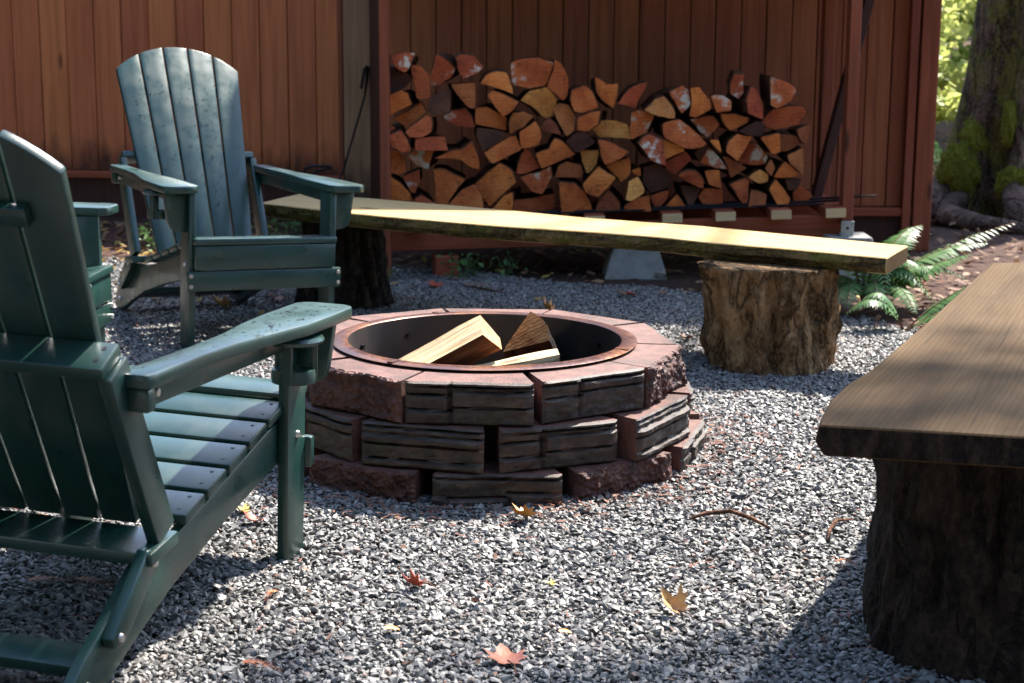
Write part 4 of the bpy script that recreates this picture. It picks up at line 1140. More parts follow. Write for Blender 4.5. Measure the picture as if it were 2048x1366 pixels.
# ------------------------------------------------------------------ fire pit
def block_mesh(kind, w, wi, d, h, seed):
    """tapered retaining-wall block: front face at -Y with its own relief"""
    rng = random.Random(seed)
    bm = bmesh.new()
    nx, nz = 34, 26
    off = rng.uniform(0, 50)
    nb = rng.choice((2, 3, 3, 4))
    cuts = sorted([(q + rng.uniform(-0.22, 0.22)) / nb for q in range(1, nb)] + [rng.uniform(0.86, 0.92)])
    split = rng.uniform(0.35, 0.7) if rng.random() < 0.55 else None
    step_ = [rng.uniform(-0.007, 0.007) for _ in range(len(cuts) + 1)]
    step2 = [rng.uniform(-0.006, 0.008) for _ in range(len(cuts) + 1)]
    def relief(u, v):
        p = Vector((u * w * 16 + off, v * h * 16, off))
        if kind == 'slate':
            right = split is not None and u > split
            vv = v + 0.040 * mnoise.noise(Vector((u * 2.6 + off, 0.3, 9 if right else 1))) + 0.012 * mnoise.noise(Vector((u * 9 + off, 0.3, 2)))
            cs = [c + (0.11 if right and i < len(cuts) - 1 else 0) for i, c in enumerate(cuts)]
            k = sum(1 for c in cs if vv > c)
            r = (step2 if right else step_)[k]
            a = cs[k - 1] if k else 0.0
            b = cs[k] if k < len(cs) else 1.0
            m = min(abs(vv - a) if k else 9, abs(b - vv) if k < len(cs) else 9)
            r -= 0.014 * math.exp(-(m / 0.022) ** 2)
            r += 0.004 * (vv - a) / max(0.05, b - a)
            if split is not None: r -= 0.012 * math.exp(-((u - split) / 0.014) ** 2)
            return r + 0.0055 * mnoise.noise(p * 0.6) + 0.0030 * mnoise.noise(p * 2.0) + 0.0026 * mnoise.noise(p * 5.0)
        return 0.016 * mnoise.noise(p * 0.5) + 0.010 * mnoise.noise(p * 1.4) + 0.008 * mnoise.noise(p * 3.2) + 0.005 * mnoise.noise(p * 7.0)
    F = {}; 
    for i in range(nx + 1):
        for j in range(nz + 1):
            u, v = i / nx, j / nz
            e = min(u, 1 - u, v, 1 - v)
            k = min(1.0, e / 0.06)
            y = -relief(u, v) * (0.35 + 0.65 * k) + 0.008 * (1 - k) ** 2
            F[i, j] = bm.verts.new(((u - 0.5) * w, y, v * h))
    for i in range(nx):
        for j in range(nz):
            f = bm.faces.new((F[i, j], F[i + 1, j], F[i + 1, j + 1], F[i, j + 1])); f.material_index = 1; f.smooth = False
    # sides, top, bottom, back
    B = {(i, j): bm.verts.new(((-0.5 if i == 0 else 0.5) * wi, d, 0 if j == 0 else h)) for i in (0, 1) for j in (0, 1)}
    top = [F[i, nz] for i in range(nx + 1)]; bot = [F[i, 0] for i in range(nx + 1)]
    lf = [F[0, j] for j in range(nz + 1)]; rt = [F[nx, j] for j in range(nz + 1)]
    bm.faces.new(top + [B[1, 1], B[0, 1]])
    bm.faces.new(list(reversed(bot)) + [B[0, 0], B[1, 0]])
    bm.faces.new(list(reversed(lf)) + [B[0, 0], B[0, 1]][::1])
    bm.faces.new(rt + [B[1, 1], B[1, 0]])
    bm.faces.new([B[0, 0], B[0, 1], B[1, 1], B[1, 0]])
    bmesh.ops.recalc_face_normals(bm, faces=bm.faces)
    me = bpy.data.meshes.new('block'); bm.to_mesh(me); bm.free()
    me.materials.append(M['block_red']); me.materials.append(M['block_slate' if kind == 'slate' else 'block_rough'])
    return me

def fire_pit():
    root = empty('fire_pit', (PIT[0], PIT[1], 0))
    tag(root, 'round fire pit of stacked red and dark wall blocks with a steel ring', 'fire pit')
    rng = random.Random(14)
    slate = [block_mesh('slate', 0.298, 0.226, 0.122, 0.1015, s) for s in range(6)]
    rough = [block_mesh('rough', 0.298, 0.226, 0.122, 0.1015, 20 + s) for s in range(4)]
    step = 36.0
    # (apothem, base height, first angle from the camera side, which faces are rough)
    courses = [(0.552, -0.032, 3.8, {-1: 'r', 1: 'r', 3: 'r', 5: 'r', 7: 'r'}),
               (0.522, 0.0705, 20.7, {4: 'r', 7: 'r'}),
               (0.490, 0.1730, -3.0, {-1: 'r', 2: 'r', -2: 'r', 6: 'r'})]
    for (ap, z, a0, kinds) in courses:
        for k in range(-4, 6):
            a = R(a0 + k * step + rng.uniform(-1.2, 1.2))
            me = (rough[rng.randrange(4)] if kinds.get(k) else slate[rng.randrange(6)])
            r = ap + rng.uniform(-0.010, 0.012)
            o = link('block', me, root, (r * math.sin(a), -r * math.cos(a), z + rng.uniform(0, 0.0015)), (0, 0, a + R(rng.uniform(-4.0, 4.0))))
    # steel liner with a flat flange
    mb = MB(); mb.lathe([(0.352, 0.2845), (0.356, 0.2870), (0.388, 0.2845), (0.392, 0.2830), (0.388, 0.2818), (0.356, 0.2835)], 96, close=True)
    fl = mb.build('ring_flange', M['rust'], root, smooth=True)
    for a in (112, 235, 338):
        t = R(a); c, s = math.cos(t), math.sin(t)
        mb = MB(); mb.box((0.372 * c, 0.372 * s, 0.2863), (0.034, 0.016, 0.0022), Matrix.Rotation(t, 3, 'Z')); mb.build('flange_lap', M['rust'], fl)
    mb = MB(); mb.lathe([(0.352, 0.2840), (0.350, 0.2), (0.349, 0.1), (0.348, 0.0), (0.355, 0.0), (0.356, 0.1), (0.357, 0.282)], 96, close=True)
    wl = mb.build('ring_wall', M['soot'], root, smooth=True)
    for a in (70, 128, 30, 160, 250, 310):
        t = R(a); p = Vector((0.350 * math.cos(t), 0.350 * math.sin(t), 0.235)); d = Vector((-math.cos(t), -math.sin(t), 0))
        mb = MB(); mb.tube([p, p + d * 0.008], 0.007, 8); mb.build('bolt', M['iron'], wl)
    mb = MB()
    n = 40
    vs = [(0, 0, 0.05)]
    for rr in (0.12, 0.23, 0.347):
        for k in range(n):
            t = 2 * math.pi * k / n
            vs.append((rr * math.cos(t), rr * math.sin(t), 0.045 - 0.04 * (rr / 0.347) ** 2 + 0.012 * mnoise.noise(Vector((rr * 9 * math.cos(t), rr * 9 * math.sin(t), 2)))))
    fs = [(0, 1 + k, 1 + (k + 1) % n) for k in range(n)]
    for q in range(2):
        for k in range(n):
            fs.append((1 + q * n + k, 1 + (q + 1) * n + k, 1 + (q + 1) * n + (k + 1) % n, 1 + q * n + (k + 1) % n))
    mb.add(vs, fs); mb.build('ash_bed', M['ash'], root, smooth='all')
fire_pit()

def loop_log(name, end, axis, n_ax, mats_by_face, label, jitter=0.003, taper=1.0, seed=1):
    """split log from an end outline swept along an axis; mats_by_face picks a material per side"""
    rng = random.Random(seed)
    end = [Vector(p) for p in end]; axis = Vector(axis)
    c0 = sum(end, Vector()) / len(end)
    X = axis.normalized(); Z = Vector((0, 0, 1)); Y = Z.cross(X).normalized(); Z = X.cross(Y)
    B = Matrix((X, Y, Z)).transposed()
    mb = MB(); rings = []
    # subdivide the outline a little
    out = []; mat = []
    for i, p in enumerate(end):
        q = end[(i + 1) % len(end)]
        k = 3
        for s in range(k):
            out.append(p.lerp(q, s / k)); mat.append(mats_by_face[i])
    m = len(out)
    for a in range(n_ax + 1):
        f = a / n_ax
        ring = []
        for i, p in enumerate(out):
            v = c0 + (p - c0) * (1 + (taper - 1) * f) + axis * f
            if i % 3 or 0 < a < n_ax:
                g = mnoise.noise(Vector((i * 1.7 + seed, f * 3.0, seed)))
                v = v + (p - c0).normalized() * g * jitter * 2.0
            ring.append(B.inverted() @ (v - c0))
        mb.v += [tuple(v) for v in ring]
    for a in range(n_ax):
        for i in range(m):
            j = (i + 1) % m
            mb.f.append((a * m + i, a * m + j, (a + 1) * m + j, (a + 1) * m + i)); mb.m.append(mat[i])
    mb.f.append(tuple(range(m))); mb.m.append(2)
    mb.f.append(tuple(n_ax * m + i for i in range(m))); mb.m.append(2)
    me = mb.mesh(name, [M['fresh_split'], M['fresh_heart'], M['fresh_end'], M['stump_dark']])
    o = link(name, me)
    o.matrix_world = Matrix.Translation(c0) @ B.to_4x4()
    return tag(o, label, 'firewood', 'firewood logs lying in the fire pit')
# big pale log leaning up to the right: end outline A, C, B, A2
A_, C_, B_, A2_, E_ = map(Vector, ((-0.081, 4.25, 0.356), (-0.072, 4.11, 0.333), (-0.025, 4.15, 0.288), (-0.031, 4.25, 0.297), (-0.315, 4.40, 0.198)))
ax = (E_ - A_) * 1.28
loop_log('pit_log', [A_, C_, B_, A2_], ax, 10, [0, 1, 1, 0], 'largest pale split log leaning up to the right in the fire pit', seed=2, taper=1.05)
loop_log('pit_log', [(0.047, 4.33, 0.352), (0.078, 4.33, 0.333), (0.094, 4.335, 0.303), (0.096, 4.335, 0.275), (-0.023, 4.325, 0.245), (-0.013, 4.325, 0.265)],
         (0.045, 0.28, -0.13), 8, [3, 3, 3, 1, 1, 0], 'triangular log in the pit with its cut end facing the viewer', seed=5)
loop_log('pit_log', [(0.112, 4.18, 0.285), (0.118, 4.128, 0.281), (0.118, 4.125, 0.250), (0.112, 4.18, 0.246)],
         (-0.335, -0.045, -0.058), 9, [0, 0, 1, 1], 'flat narrow log lying low at the front of the fire pit', seed=8, taper=0.9)

# ------------------------------------------------------------------ benches
def stump_mesh(r0, r1, h, seed, mat, amp=0.05, lobes=(), rings=26, seg=96, rough=1.0):
    mb = MB()
    for i in range(rings + 1):
        f = i / rings
        for k in range(seg):
            t = 2 * math.pi * k / seg
            c, s = math.cos(t), math.sin(t)
            r = r0 + (r1 - r0) * f
            r *= 1 + amp * mnoise.noise(Vector((c * 1.6 + seed, s * 1.6, f * 1.2))) * 2
            r += rough * (0.018 * mnoise.noise(Vector((c * 4 + seed, s * 4, f * 2.2))) + 0.010 * mnoise.noise(Vector((c * 9, s * 9 + seed, f * 5))) + 0.006 * mnoise.noise(Vector((c * 22, s * 22 + seed, f * 9))))
            r -= rough * 0.014 * max(0.0, mnoise.noise(Vector((c * 7 + seed, s * 7, f * 0.9 + 3))) - 0.12) * 4
            for (a, w, e) in lobes:
                d = abs((t - a + math.pi) % (2 * math.pi) - math.pi)
                r += abs(e) * math.exp(-(d / w) ** 2) * ((1 - f) ** 3 if e > 0 else f ** 4)
            mb.v.append((r * c, r * s, -0.03 + f * (h + 0.03)))
    for i in range(rings):
        for k in range(seg):
            k2 = (k + 1) % seg
            mb.f.append((i * seg + k, i * seg + k2, (i + 1) * seg + k2, (i + 1) * seg + k)); mb.m.append(0)
    mb.f.append(tuple(rings * seg + k for k in range(seg))); mb.m.append(0)
    return mb.mesh('stump', mat, smooth='all')

def plank_mesh(front, back, ztop, th, top_mat, edge_mat, wob, seed, end_mat=None):
    """live-edge plank from two edge polylines; local X runs along it"""
    f0, f1 = Vector(front[0]), Vector(front[-1]); b0, b1 = Vector(back[0]), Vector(back[-1])
    o = (f0 + f1 + b0 + b1) / 4
    ax = ((f1 + b1) - (f0 + b0)).normalized(); ay = Vector((-ax.y, ax.x))
    def samp(pl, t):
        ls = [(Vector(pl[i + 1]) - Vector(pl[i])).length for i in range(len(pl) - 1)]
        d = t * sum(ls)
        for i, l in enumerate(ls):
            if d <= l or i == len(ls) - 1: return Vector(pl[i]).lerp(Vector(pl[i + 1]), min(1, d / l))
            d -= l
    N = 40
    mb = MB(); rows = []
    prof = [(0.0, 1.0, 0), (0.5, 1.0, 0), (1.0, 1.0, 0)]
    for i in range(N + 1):
        t = i / N
        a = samp(front, t); b = samp(back, t)
        w = (b - a).normalized()
        n1 = wob * mnoise.noise(Vector((t * 9 + seed, 1, 0))); n2 = wob * mnoise.noise(Vector((t * 9 + seed, 7, 0)))
        u = 0.25 * wob * mnoise.noise(Vector((t * 30 + seed, 3, 0)))
        pts = [(a + w * (n1 * 0.2 + u), ztop), (a.lerp(b, 0.5), ztop + 0.001), (b - w * n2 * 0.2, ztop), (b + w * (0.004 + n2 * 0.3), ztop - th * 0.45),
               (b - w * 0.006, ztop - th), (a.lerp(b, 0.5), ztop - th), (a + w * 0.010, ztop - th), (a - w * (0.005 + n1 * 0.4), ztop - th * 0.55)]
        ring = []
        for p, z in pts:
            q = p - o
            ring.append((q.dot(ax), q.dot(ay), z))
        rows.append(ring); mb.v += ring
    for i in range(N):
        for k in range(8):
            k2 = (k + 1) % 8
            mb.f.append((i * 8 + k, i * 8 + k2, (i + 1) * 8 + k2, (i + 1) * 8 + k)); mb.m.append(0 if k in (0, 1) else 1)
    mb.f.append(tuple(range(8))); mb.m.append(2); mb.f.append(tuple(N * 8 + k for k in range(8))); mb.m.append(2)
    me = mb.mesh('plank', [top_mat, edge_mat, end_mat or edge_mat])
    bm = bmesh.new(); bm.from_mesh(me)
    ed = [e for e in bm.edges if len(e.link_faces) == 2 and e.calc_face_angle(0) > 1.0]
    bmesh.ops.bevel(bm, geom=ed, offset=0.003, segments=1, affect='EDGES')
    bm.to_mesh(me); bm.free()
    return me, o, math.atan2(ax.y, ax.x)

def bench_far():
    root = empty('plank_bench', (0, 0, 0))
    front = [(-0.957, 6.432), (-0.585, 6.136), (-0.354, 5.987), (-0.033, 5.795), (0.209, 5.689), (0.484, 5.545), (0.621, 5.426), (0.885, 5.267), (1.129, 5.096)]
    back = [(-0.843, 6.769), (-0.543, 6.608), (-0.217, 6.39), (-0.005, 6.243), (0.222, 6.06), (0.626, 5.841), (0.949, 5.598), (1.254, 5.367)]
    me, o, a = plank_mesh(front, back, 0.385, 0.052, M['plank_pale'], M['plank_bark'], 0.03, 3, M['plank_brown'])
    link('plank', me, root, (o.x, o.y, 0), (0, 0, a))
    link('stump', stump_mesh(0.200, 0.208, 0.330, 3.3, M['stump_tan'], 0.06, [(5.2, 0.5, 0.03), (3.5, 0.35, -0.05), (5.9, 0.4, 0.03)], rough=1.5), root, (0.825, 5.375, 0), (0, 0, 0))
    link('stump', stump_mesh(0.185, 0.150, 0.331, 9.1, M['stump_dark'], 0.05, [(5.2, 0.5, 0.06), (3.6, 0.4, 0.04)]), root, (-0.645, 6.44, 0), (0, 0, 0.5))
    tag(root, 'long pale plank bench on two stumps in front of the woodshed', 'bench', 'plank benches on stumps')
bench_far()

def bench_near():
    root = empty('plank_bench', (0, 0, 0))
    front = [(0.500, 2.698), (0.516, 2.760), (0.551, 2.878), (0.613, 3.019), (0.672, 3.129), (0.782, 3.371), (0.935, 3.715), (1.100, 4.095), (1.282, 4.512)]
    back = [(0.985, 2.585), (1.06, 2.80), (1.13, 3.0), (1.25, 3.3), (1.42, 3.72), (1.58, 4.1), (1.74, 4.50)]
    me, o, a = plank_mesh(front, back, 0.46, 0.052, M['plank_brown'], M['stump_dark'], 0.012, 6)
    link('plank', me, root, (o.x, o.y, 0), (0, 0, a))
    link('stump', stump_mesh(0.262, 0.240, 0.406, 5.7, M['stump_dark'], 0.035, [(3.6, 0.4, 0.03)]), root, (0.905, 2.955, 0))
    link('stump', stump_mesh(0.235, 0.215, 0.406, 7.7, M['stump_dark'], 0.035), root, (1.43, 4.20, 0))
    tag(root, 'brown plank bench on dark stumps in the right foreground', 'bench', 'plank benches on stumps')
bench_near()

# ------------------------------------------------------------------ iron fire tools
def poker():
    root = empty('fire_poker', (-0.87, 8.80, 0.0))
    tag(root, 'black iron poker with a hooked handle leaning on the weathered corner board', 'poker')
    mb = MB(); mb.tube([(-0.11, 0.0 - 0.25, 0.0), (0.004, -0.06, 0.30), (0.108, 0.005, 0.66)], 0.0055, 8); mb.build('shaft', M['iron'], root, smooth=True)
    mb = MB(); mb.tube([(0.108, 0.005, 0.66), (0.124, 0.012, 0.78), (0.128, 0.010, 0.805), (0.120, 0.002, 0.812), (0.111, -0.006, 0.80), (0.092, -0.015, 0.70)], [0.0055, 0.009, 0.009, 0.009, 0.009, 0.008], 8)
    mb.build('handle', M['iron'], root, smooth=True)
poker()
def iron_fork():
    root = empty('iron_roasting_stand', (-0.96, 8.45, 0.0))
    tag(root, 'bent black iron loop handle standing up behind the pale bench', 'fire tool')
    mb = MB()
    mb.tube([(-0.085, 0.0, 0.0), (-0.080, 0.0, 0.26), (-0.070, 0.0, 0.325), (-0.03, 0.0, 0.338), (0.05, 0.0, 0.336), (0.062, 0.0, 0.33), (0.03, 0.0, 0.318), (-0.01, 0.0, 0.312), (-0.03, 0, 0.29)], 0.0075, 8)
    mb.build('loop', M['iron'], root, smooth=True)
    mb = MB(); mb.lathe([(0.0, 0.0), (0.06, 0.0), (0.06, 0.012), (0.0, 0.012)], 16, (-0.085, 0, -0.008)); mb.build('foot', M['iron'], root)
iron_fork()

# ------------------------------------------------------------------ ferns and small plants
def frond(mb, base, ctrl, tip, n=26, wid=0.09, droop=0.35, seed=0, mat=0):
    """one fern frond: a midrib and paired narrow leaflets that taper to the tip"""
    rng = random.Random(seed)
    b, c, t = Vector(base), Vector(ctrl), Vector(tip)
    P = lambda s: b * (1 - s) ** 2 + c * 2 * s * (1 - s) + t * s * s
    mb.tube([P(s / 8) for s in range(9)], [0.0035 * (1 - s / 9) + 0.0008 for s in range(9)], 5, 1)
    for i in range(n):
        s = 0.16 + 0.84 * i / n
        p = P(s); d = (P(min(1, s + 0.02)) - P(s - 0.02)).normalized()
        side = d.cross(Vector((0, 0, 1)))
        if side.length < 0.1: side = Vector((1, 0, 0))
        side.normalize()
        L = wid * min(1.0, (s - 0.05) * 4) * (1 - ((s - 0.3) / 0.72) ** 2 if s > 0.3 else 1.0) + 0.006
        for sg in (-1, 1):
            dirv = (side * sg + d * rng.uniform(0.22, 0.42) + Vector((0, 0, -droop * rng.uniform(0.5, 1.3)))).normalized()
            w = L * 0.17 + 0.002
            tipv = p + dirv * L * rng.uniform(0.88, 1.06) + Vector((0, 0, -droop * 0.25 * L))
            mid = p + dirv * L * 0.45 + Vector((0, 0, 0.02 * L))
            e = d * w
            mb.add([p - e * 0.5, p + e * 0.5, mid + e * 0.62, tipv, mid - e * 0.62], [(0, 1, 2, 4), (4, 2, 3)])

def fern(loc, fronds, label, seed, extra=6, spread=0.42):
    root = empty('sword_fern', loc)
    tag(root, label, 'fern', 'sword ferns at the gravel edge')
    rng = random.Random(seed)
    for k, (c, t, w) in enumerate(fronds):
        mb = MB(); frond(mb, (0, 0, 0), c, t, 30, w, 0.35, seed + k)
        mb.build('frond', [M['fern_green'], M['twig_bark']], root, fix=False)
    for k in range(extra):
        a = rng.uniform(0, 6.3); r = spread * rng.uniform(0.6, 1.0); h = rng.uniform(0.12, 0.30)
        mb = MB(); frond(mb, (0, 0, 0), (r * 0.4 * math.cos(a), r * 0.4 * math.sin(a), h * 1.5), (r * math.cos(a), r * math.sin(a), h * rng.uniform(0.15, 0.7)), 24, rng.uniform(0.05, 0.075), 0.4, seed * 31 + k)
        mb.build('frond', [M['fern_green'], M['twig_bark']], root, fix=False)
FB = Vector((1.345, 6.42, 0.0))
rel = lambda p, o: tuple(Vector(p) - o)
fern(FB, [(rel((1.55, 6.50, 0.22), FB), rel((2.02, 6.80, 0.285), FB), 0.085), (rel((1.50, 6.40, 0.16), FB), rel((1.74, 6.40, 0.215), FB), 0.105),
          (rel((1.58, 6.56, 0.24), FB), rel((1.86, 6.62, 0.225), FB), 0.09), (rel((1.28, 6.28, 0.20), FB), rel((1.165, 6.12, 0.06), FB), 0.075),
          (rel((1.26, 6.30, 0.22), FB), rel((1.215, 6.10, 0.05), FB), 0.08), (rel((1.36, 6.3, 0.22), FB), rel((1.30, 6.02, 0.06), FB), 0.07),
          (rel((1.45, 6.52, 0.3), FB), rel((1.62, 6.72, 0.28), FB), 0.085), (rel((1.44, 6.35, 0.2), FB), rel((1.47, 6.12, 0.03), FB), 0.08)],
     'sword fern with long fronds arching right, beyond the end of the pale bench', 5, 9, 0.40)
F2 = Vector((1.385, 5.93, 0.0))
fern(F2, [(rel((1.52, 5.93, 0.14), F2), rel((1.70, 5.96, 0.20), F2), 0.07), (rel((1.50, 5.80, 0.12), F2), rel((1.60, 5.74, 0.15), F2), 0.075),
          (rel((1.62, 5.9, 0.16), F2), rel((1.80, 5.84, 0.12), F2), 0.08)],
     'smaller dark fern low behind the edge of the near bench', 9, 2, 0.22)

def weed(loc, n, h, seed, label):
    rng = random.Random(seed); mb = MB()
    for _ in range(n):
        a = rng.uniform(0, 6.3); r = rng.uniform(0.0, h * 0.9); z = rng.uniform(0.1, 1.0) * h
        p = Vector((r * math.cos(a), r * math.sin(a), z))
        s = rng.uniform(0.016, 0.036)
        m = Euler((rng.uniform(-0.8, 0.8), rng.uniform(-0.8, 0.8), a)).to_matrix()
        mb.add([p + m @ Vector(v) for v in ((0, 0, 0), (s * 0.5, -s * 0.32, 0.003), (s, 0, -0.004), (s * 0.5, s * 0.32, 0.003))], [(0, 1, 2, 3)])
    root = empty('weed', loc)
    tag(root, label, 'weed', 'small green weeds')
    mb.build('foliage', M['weed_green'], root, fix=False)
    st = MB()
    for k in range(5):
        a = k * 1.3
        st.tube([(0, 0, 0), (h * 0.3 * math.cos(a), h * 0.3 * math.sin(a), h * 0.5), (h * 0.6 * math.cos(a), h * 0.6 * math.sin(a), h * 0.9)], 0.0016, 5)
    st.build('stem', M['fern_green'], root)
weed((-0.20, 7.05, 0.0), 60, 0.10, 2, 'leafy green weed beside the short timber block under the rack')
weed((-0.02, 7.12, 0.0), 22, 0.09, 3, 'thin green weed under the middle of the firewood rack')
weed((-0.52, 7.0, 0.0), 12, 0.06, 6, 'tiny green sprout at the foot of the left shed post')
weed((-1.06, 7.75, 0.0), 150, 0.16, 4, 'bushy green weed by the cedar fence, behind the far chair seat')
weed((-1.66, 7.85, 0.0), 80, 0.12, 5, 'yellow green weed at the foot of the cedar fence, left of the far chair')
weed((1.50, 7.10, 0.0), 40, 0.09, 8, 'small weed at the foot of the galvanised post bracket')

# ------------------------------------------------------------------ mossy tree and the wood behind
def leaf_cloud(name, blobs, n, size, mat, parent, seed, flat=0.6):
    rng = np.random.RandomState(seed)
    C = np.array([b[:3] for b in blobs], float); Rr = np.array([b[3] for b in blobs], float)
    k = rng.choice(len(blobs), n, p=Rr ** 2 / (Rr ** 2).sum())
    d = rng.normal(size=(n, 3)); d /= np.linalg.norm(d, axis=1)[:, None]
    rad = Rr[k] * rng.uniform(0.15, 1.0, n) ** 0.5
    P = C[k] + d * rad[:, None] * np.array([1, 1, flat])
    a = rng.normal(size=(n, 3)); a[:, 2] *= 0.55; a /= np.linalg.norm(a, axis=1)[:, None]
    b = rng.normal(size=(n, 3)); b -= (b * a).sum(1)[:, None] * a; b /= np.linalg.norm(b, axis=1)[:, None]
    s = rng.uniform(size[0], size[1], n)[:, None]
    V = np.stack([P - a * s * 0.5, P - b * s * 0.32, P + a * s * 0.5, P + b * s * 0.32], 1).reshape(-1, 3)
    me = bpy.data.meshes.new(name)
    me.vertices.add(n * 4); me.vertices.foreach_set('co', V.astype(np.float32).ravel())
    me.loops.add(n * 4); me.loops.foreach_set('vertex_index', np.arange(n * 4, dtype=np.int32))
    me.polygons.add(n); me.polygons.foreach_set('loop_start', np.arange(0, n * 4, 4, dtype=np.int32))
    me.update(calc_edges=True)
    me.materials.append(mat)
    return link(name, me, parent)

def moss_pad(name, parent, centre, rx, ry, rz, n, seed, axis=(0, -1, 0)):
    """cushion of short moss blades over a bulge of the trunk"""
    rng = random.Random(seed); mb = MB()
    c = Vector(centre)
    def surf(d):
        lump = 1 + 0.20 * mnoise.noise(d * 2.6 + Vector((seed, 0, 0))) + 0.10 * mnoise.noise(d * 7.0 + Vector((seed, 4, 0)))
        return c + Vector((d.x * rx, d.y * ry, d.z * rz)) * lump
    nu, nv = 22, 14
    vs = [surf(Vector((math.cos(2 * math.pi * a / nu) * math.sin(math.pi * (b + 0.5) / nv), math.sin(2 * math.pi * a / nu) * math.sin(math.pi * (b + 0.5) / nv), math.cos(math.pi * (b + 0.5) / nv)))) for b in range(nv) for a in range(nu)]
    mb.add(vs, [(b * nu + a, b * nu + (a + 1) % nu, (b + 1) * nu + (a + 1) % nu, (b + 1) * nu + a) for b in range(nv - 1) for a in range(nu)])
    for _ in range(n * 3):
        d = Vector((rng.gauss(0, 1), rng.gauss(0, 1), rng.gauss(0, 1))).normalized()
        p = surf(d)
        s = rng.uniform(0.006, 0.015)
        t = d.cross(Vector((rng.gauss(0, 1), rng.gauss(0, 1), rng.gauss(0, 1)))).normalized()
        o = (d + t.cross(d) * rng.uniform(-0.9, 0.9) + Vector((0, 0, -0.4))).normalized() * s
        mb.add([p - t * s * 0.35, p + t * s * 0.35, p + o], [(0, 1, 2)])
    o = mb.build(name, M['moss_green'], parent, fix=False)
    return o

def mossy_tree():
    bx, by = 2.87, 9.45
    root = empty('mossy_tree', (bx, by, 0.0))
    tag(root, 'huge mossy tree with flared roots at the right behind the shed', 'tree')
    seg, rings = 72, 34
    mb = MB()
    lobes = [(R(206), 0.20, 0.36), (R(244), 0.15, 0.30), (R(300), 0.30, 0.30), (R(150), 0.3, 0.28), (R(40), 0.4, 0.3), (R(95), 0.3, 0.25)]
    for i in range(rings + 1):
        f = i / rings
        z = -0.05 + 4.2 * f ** 1.6
        for k in range(seg):
            t = 2 * math.pi * k / seg; c, s = math.cos(t), math.sin(t)
            r = 0.330 - 0.022 * z
            for (a, w, e) in lobes:
                d = abs((t - a + math.pi) % (2 * math.pi) - math.pi)
                r += e * math.exp(-(d / w) ** 2) * (math.exp(-max(z, 0) * 2.6) + 0.22 * math.exp(-max(z, 0) * 0.6))
            r += 0.035 * mnoise.noise(Vector((c * 3, s * 3, z * 0.8))) + 0.014 * mnoise.noise(Vector((c * 11, s * 11, z * 1.7)))
            mb.v.append((r * c, r * s, z))
    for i in range(rings):
        for k in range(seg):
            k2 = (k + 1) % seg
            mb.f.append((i * seg + k, i * seg + k2, (i + 1) * seg + k2, (i + 1) * seg + k)); mb.m.append(0)
    mb.f.append(tuple(rings * seg + k for k in range(seg))); mb.m.append(0)
    tr = mb.build('trunk', M['tree_bark'], root, smooth='all')
    # surface roots
    for (pts, r0) in (([(-0.45, -0.22, 0.12), (-0.56, -0.40, 0.04), (-0.44, -0.62, 0.02), (-0.20, -0.80, 0.0), (0.05, -0.95, -0.03)], 0.075),
                      ([(-0.22, -0.42, 0.22), (-0.235, -0.56, 0.10), (-0.21, -0.72, 0.03), (-0.10, -1.0, -0.03)], 0.080),
                      ([(-0.52, -0.20, 0.16), (-0.62, -0.30, 0.05), (-0.72, -0.36, -0.04)], 0.085),
                      ([(0.26, -0.34, 0.2), (0.42, -0.62, 0.05), (0.50, -0.9, -0.02)], 0.09)):
        m2 = MB(); m2.tube(pts, [r0 * (1 - 0.6 * q / (len(pts) - 1)) for q in range(len(pts))], 12)
        m2.build('root', M['root_bark'], root, smooth='all')
    moss_pad('moss', tr, (-0.46, -0.225, 0.25), 0.105, 0.10, 0.14, 2600, 3)
    moss_pad('moss', tr, (-0.375, -0.18, 0.42), 0.075, 0.075, 0.12, 900, 4)
    moss_pad('moss', tr, (-0.22, -0.44, 0.20), 0.09, 0.085, 0.095, 2200, 6)
    moss_pad('moss', tr, (-0.24, -0.34, 0.52), 0.035, 0.04, 0.12, 500, 7)
    return root
MOSSY = mossy_tree()

def added_shade_leaves():
    """invented out-of-view limbs and leaf masses, added to shade parts of the yard"""
    root = MOSSY
    o = Vector(root.location)
    rng = random.Random(77)
    blobs = []
    def at(ground, h, r):
        """leaf mass whose shade falls on a spot of the yard when the sun stands as it does"""
        t = h / sdir.z
        p = Vector(ground) + sdir * t
        blobs.append((p.x - o.x, p.y - o.y, p.z - o.z, r))
    for g, h, r in SHADE:
        at(g, h, r)
    br = MB()
    for (x, y, z, r) in blobs:
        p = Vector((x, y, z))
        a = Vector((0, 0, 4.0))
        m = a.lerp(p, 0.5) + Vector((rng.uniform(-0.3, 0.3), rng.uniform(-0.3, 0.3), 0.5))
        b = MB(); b.tube([a, a.lerp(m, 0.5) + Vector((0, 0, 0.2)), m, p], [0.030, 0.016, 0.010, 0.006], 6); b.build('added_shade_limb', M['tree_bark'], root, smooth='all')
    leaf_cloud('crown', blobs, 125 * len(blobs), (0.09, 0.19), M['leaf_green'], root, 12, 0.55)  # added leaf masses, out of view, there only to throw shade
SHADE = [((-2.6, 7.4, 0.5), 6.0, 0.7), ((-1.5, 2.9, 0.3), 6.5, 0.5), ((-0.9, 2.3, 0), 6, 0.5), ((0.10, 2.42, 0), 6.2, 0.48), ((0.50, 2.58, 0), 6.4, 0.48),
         ((-0.40, 2.45, 0), 6.4, 0.46), ((0.82, 2.80, 0.0), 6.3, 0.45)]
added_shade_leaves()

